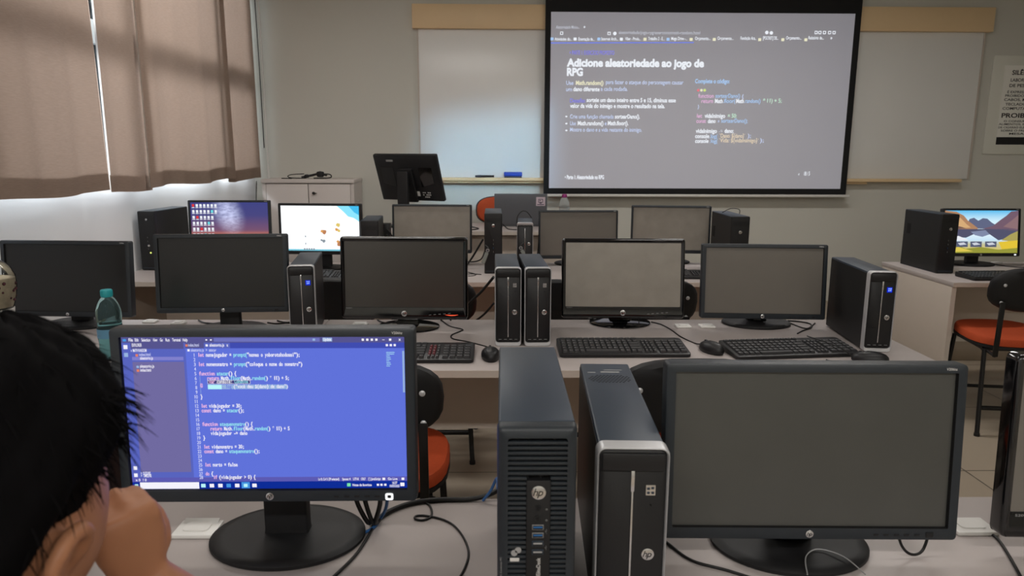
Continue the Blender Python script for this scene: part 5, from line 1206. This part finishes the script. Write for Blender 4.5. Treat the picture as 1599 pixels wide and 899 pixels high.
# clothing
g = G(); g.loft(torso(1.06)[0:7], SHIRT, False, False)
for a, b, c in (((-0.31, 0.325, 0.955), (-0.228, 0.40, 0.930), (-0.198, 0.54, 0.862)), ((-0.485, 0.325, 0.955), (-0.568, 0.375, 0.930), (-0.614, 0.455, 0.854))): g.loft(limb([a, b, c], [0.076, 0.080, 0.066], SHIRT), SHIRT, True, False)
sh = g.done('shirt', person); so = sh.modifiers.new('thickness', 'SOLIDIFY'); so.thickness = 0.003
g = G()
g.loft([[(x_ , y_, z_) for x_, y_, z_ in l] for l in torso(1.08)[0:2]], JEAN, True, False)
for s_ in (-1, 1):
    x = -0.395 + s_ * 0.10
    g.loft(limb([(x, 0.11, 0.605), (x + s_ * 0.03, 0.36, 0.612), (x + s_ * 0.04, 0.545, 0.600)], [0.085, 0.078, 0.062]), JEAN); g.loft(limb([(x + s_ * 0.04, 0.545, 0.61), (x + s_ * 0.04, 0.545, 0.34), (x + s_ * 0.04, 0.50, 0.085)], [0.060, 0.058, 0.050]), JEAN, True, False)
g.done('trousers', person)
for s_ in (-1, 1):
    x = -0.395 + s_ * 0.142
    g = G(); g.loft(limb([(x, 0.455, 0.046), (x + s_ * 0.004, 0.56, 0.048), (x + s_ * 0.01, 0.69, 0.030)], [0.044, 0.047, 0.028]), BLKM); g.done('shoe', person)
    g = G(); g.lathe([(0.001, -0.0115), (0.008, -0.008), (0.0115, 0), (0.008, 0.008), (0.001, 0.0115)], WHITEP, 16, M=MH @ Matrix.Translation((s_ * 0.031, 0.0765, 0.004))); g.lathe([(0.001, 0.0), (0.0052, 0.0), (0.0045, 0.0018), (0.001, 0.002)], DARK, 14, M=MH @ Matrix.Translation((s_ * 0.031, 0.0868, 0.004)) @ Matrix.Rotation(R(-90), 4, 'X')); g.done('eye', person)
# hair: a thick cap shaped by the hairline, plus loose strands
def hairoff(az, el):
    a = abs((az + math.pi) % (2 * math.pi) - math.pi)             # 0 face .. pi nape
    line = R(40) if a < R(48) else R(40) - (a - R(48)) / R(32) * R(24) if a < R(80) else R(16) - (a - R(80)) / R(20) * R(4) if a < R(100) else R(12) - (a - R(100)) / R(38) * R(54) if a < R(138) else R(-42)
    d = (el - line) / R(22)
    k = sm(-0.05, 1.0, d)
    n = math.sin(az * 9 + el * 7) * 0.5 + math.sin(az * 17 - el * 13) * 0.3 + math.sin(az * 31 + el * 23) * 0.2
    return (0.034 * k + 0.0035 * n * k - 0.006 * (1 - sm(-0.25, 0.0, d))), d
g = G(); NA, NE = 120, 70
g.loft([[MH @ headpt(2 * math.pi * i / NA, R(-60 + 149 * k / NE), hairoff(2 * math.pi * i / NA, R(-60 + 149 * k / NE))[0]) for i in range(NA)] for k in range(NE + 1)], HAIR)
rn = random.Random(11)
def strand(az, el, ln, lift, r=0.0009, drop=0.4, swirl=0.0):
    o_, d = hairoff(az, el)
    if d < 0.08: return
    p0 = MH @ headpt(az, el, max(0, o_ - 0.006)); p1 = MH @ headpt(az, el, o_ + 0.03); n = (p1 - p0).normalized()
    tng = (MH @ headpt(az, el - R(10), o_) - MH @ headpt(az, el, o_)).normalized(); sd = n.cross(tng)
    ln *= 0.35 + 0.65 * sm(0.1, 0.9, d)
    dr = (n * lift + tng * (1 - lift) + sd * swirl).normalized(); P_ = [p0]
    for i in range(3):
        P_.append(P_[-1] + dr * ln / 3); dr = (dr + tng * drop * 0.5 + Vector((0, 0, -0.25 * drop))).normalized()
    g.tube(P_, r, HAIR, 3, 2, taper=lambda t_: 1.0 - 0.9 * t_)
for i in range(2600):
    strand(rn.uniform(0, 2 * math.pi), math.asin(rn.uniform(-0.5, 0.99)), rn.uniform(0.018, 0.042), rn.uniform(0.15, 0.5), rn.uniform(0.0006, 0.0012), rn.uniform(0.2, 0.7), rn.uniform(-0.5, 0.5))
for i in range(170):      # the fringe sticking out over the right temple
    strand(R(rn.uniform(30, 85)), R(rn.uniform(20, 50)), rn.uniform(0.022, 0.042), rn.uniform(0.4, 0.8), rn.uniform(0.0008, 0.0014), rn.uniform(0.3, 0.8), rn.uniform(-0.5, 0.5))
g.done('hair', person, 80)
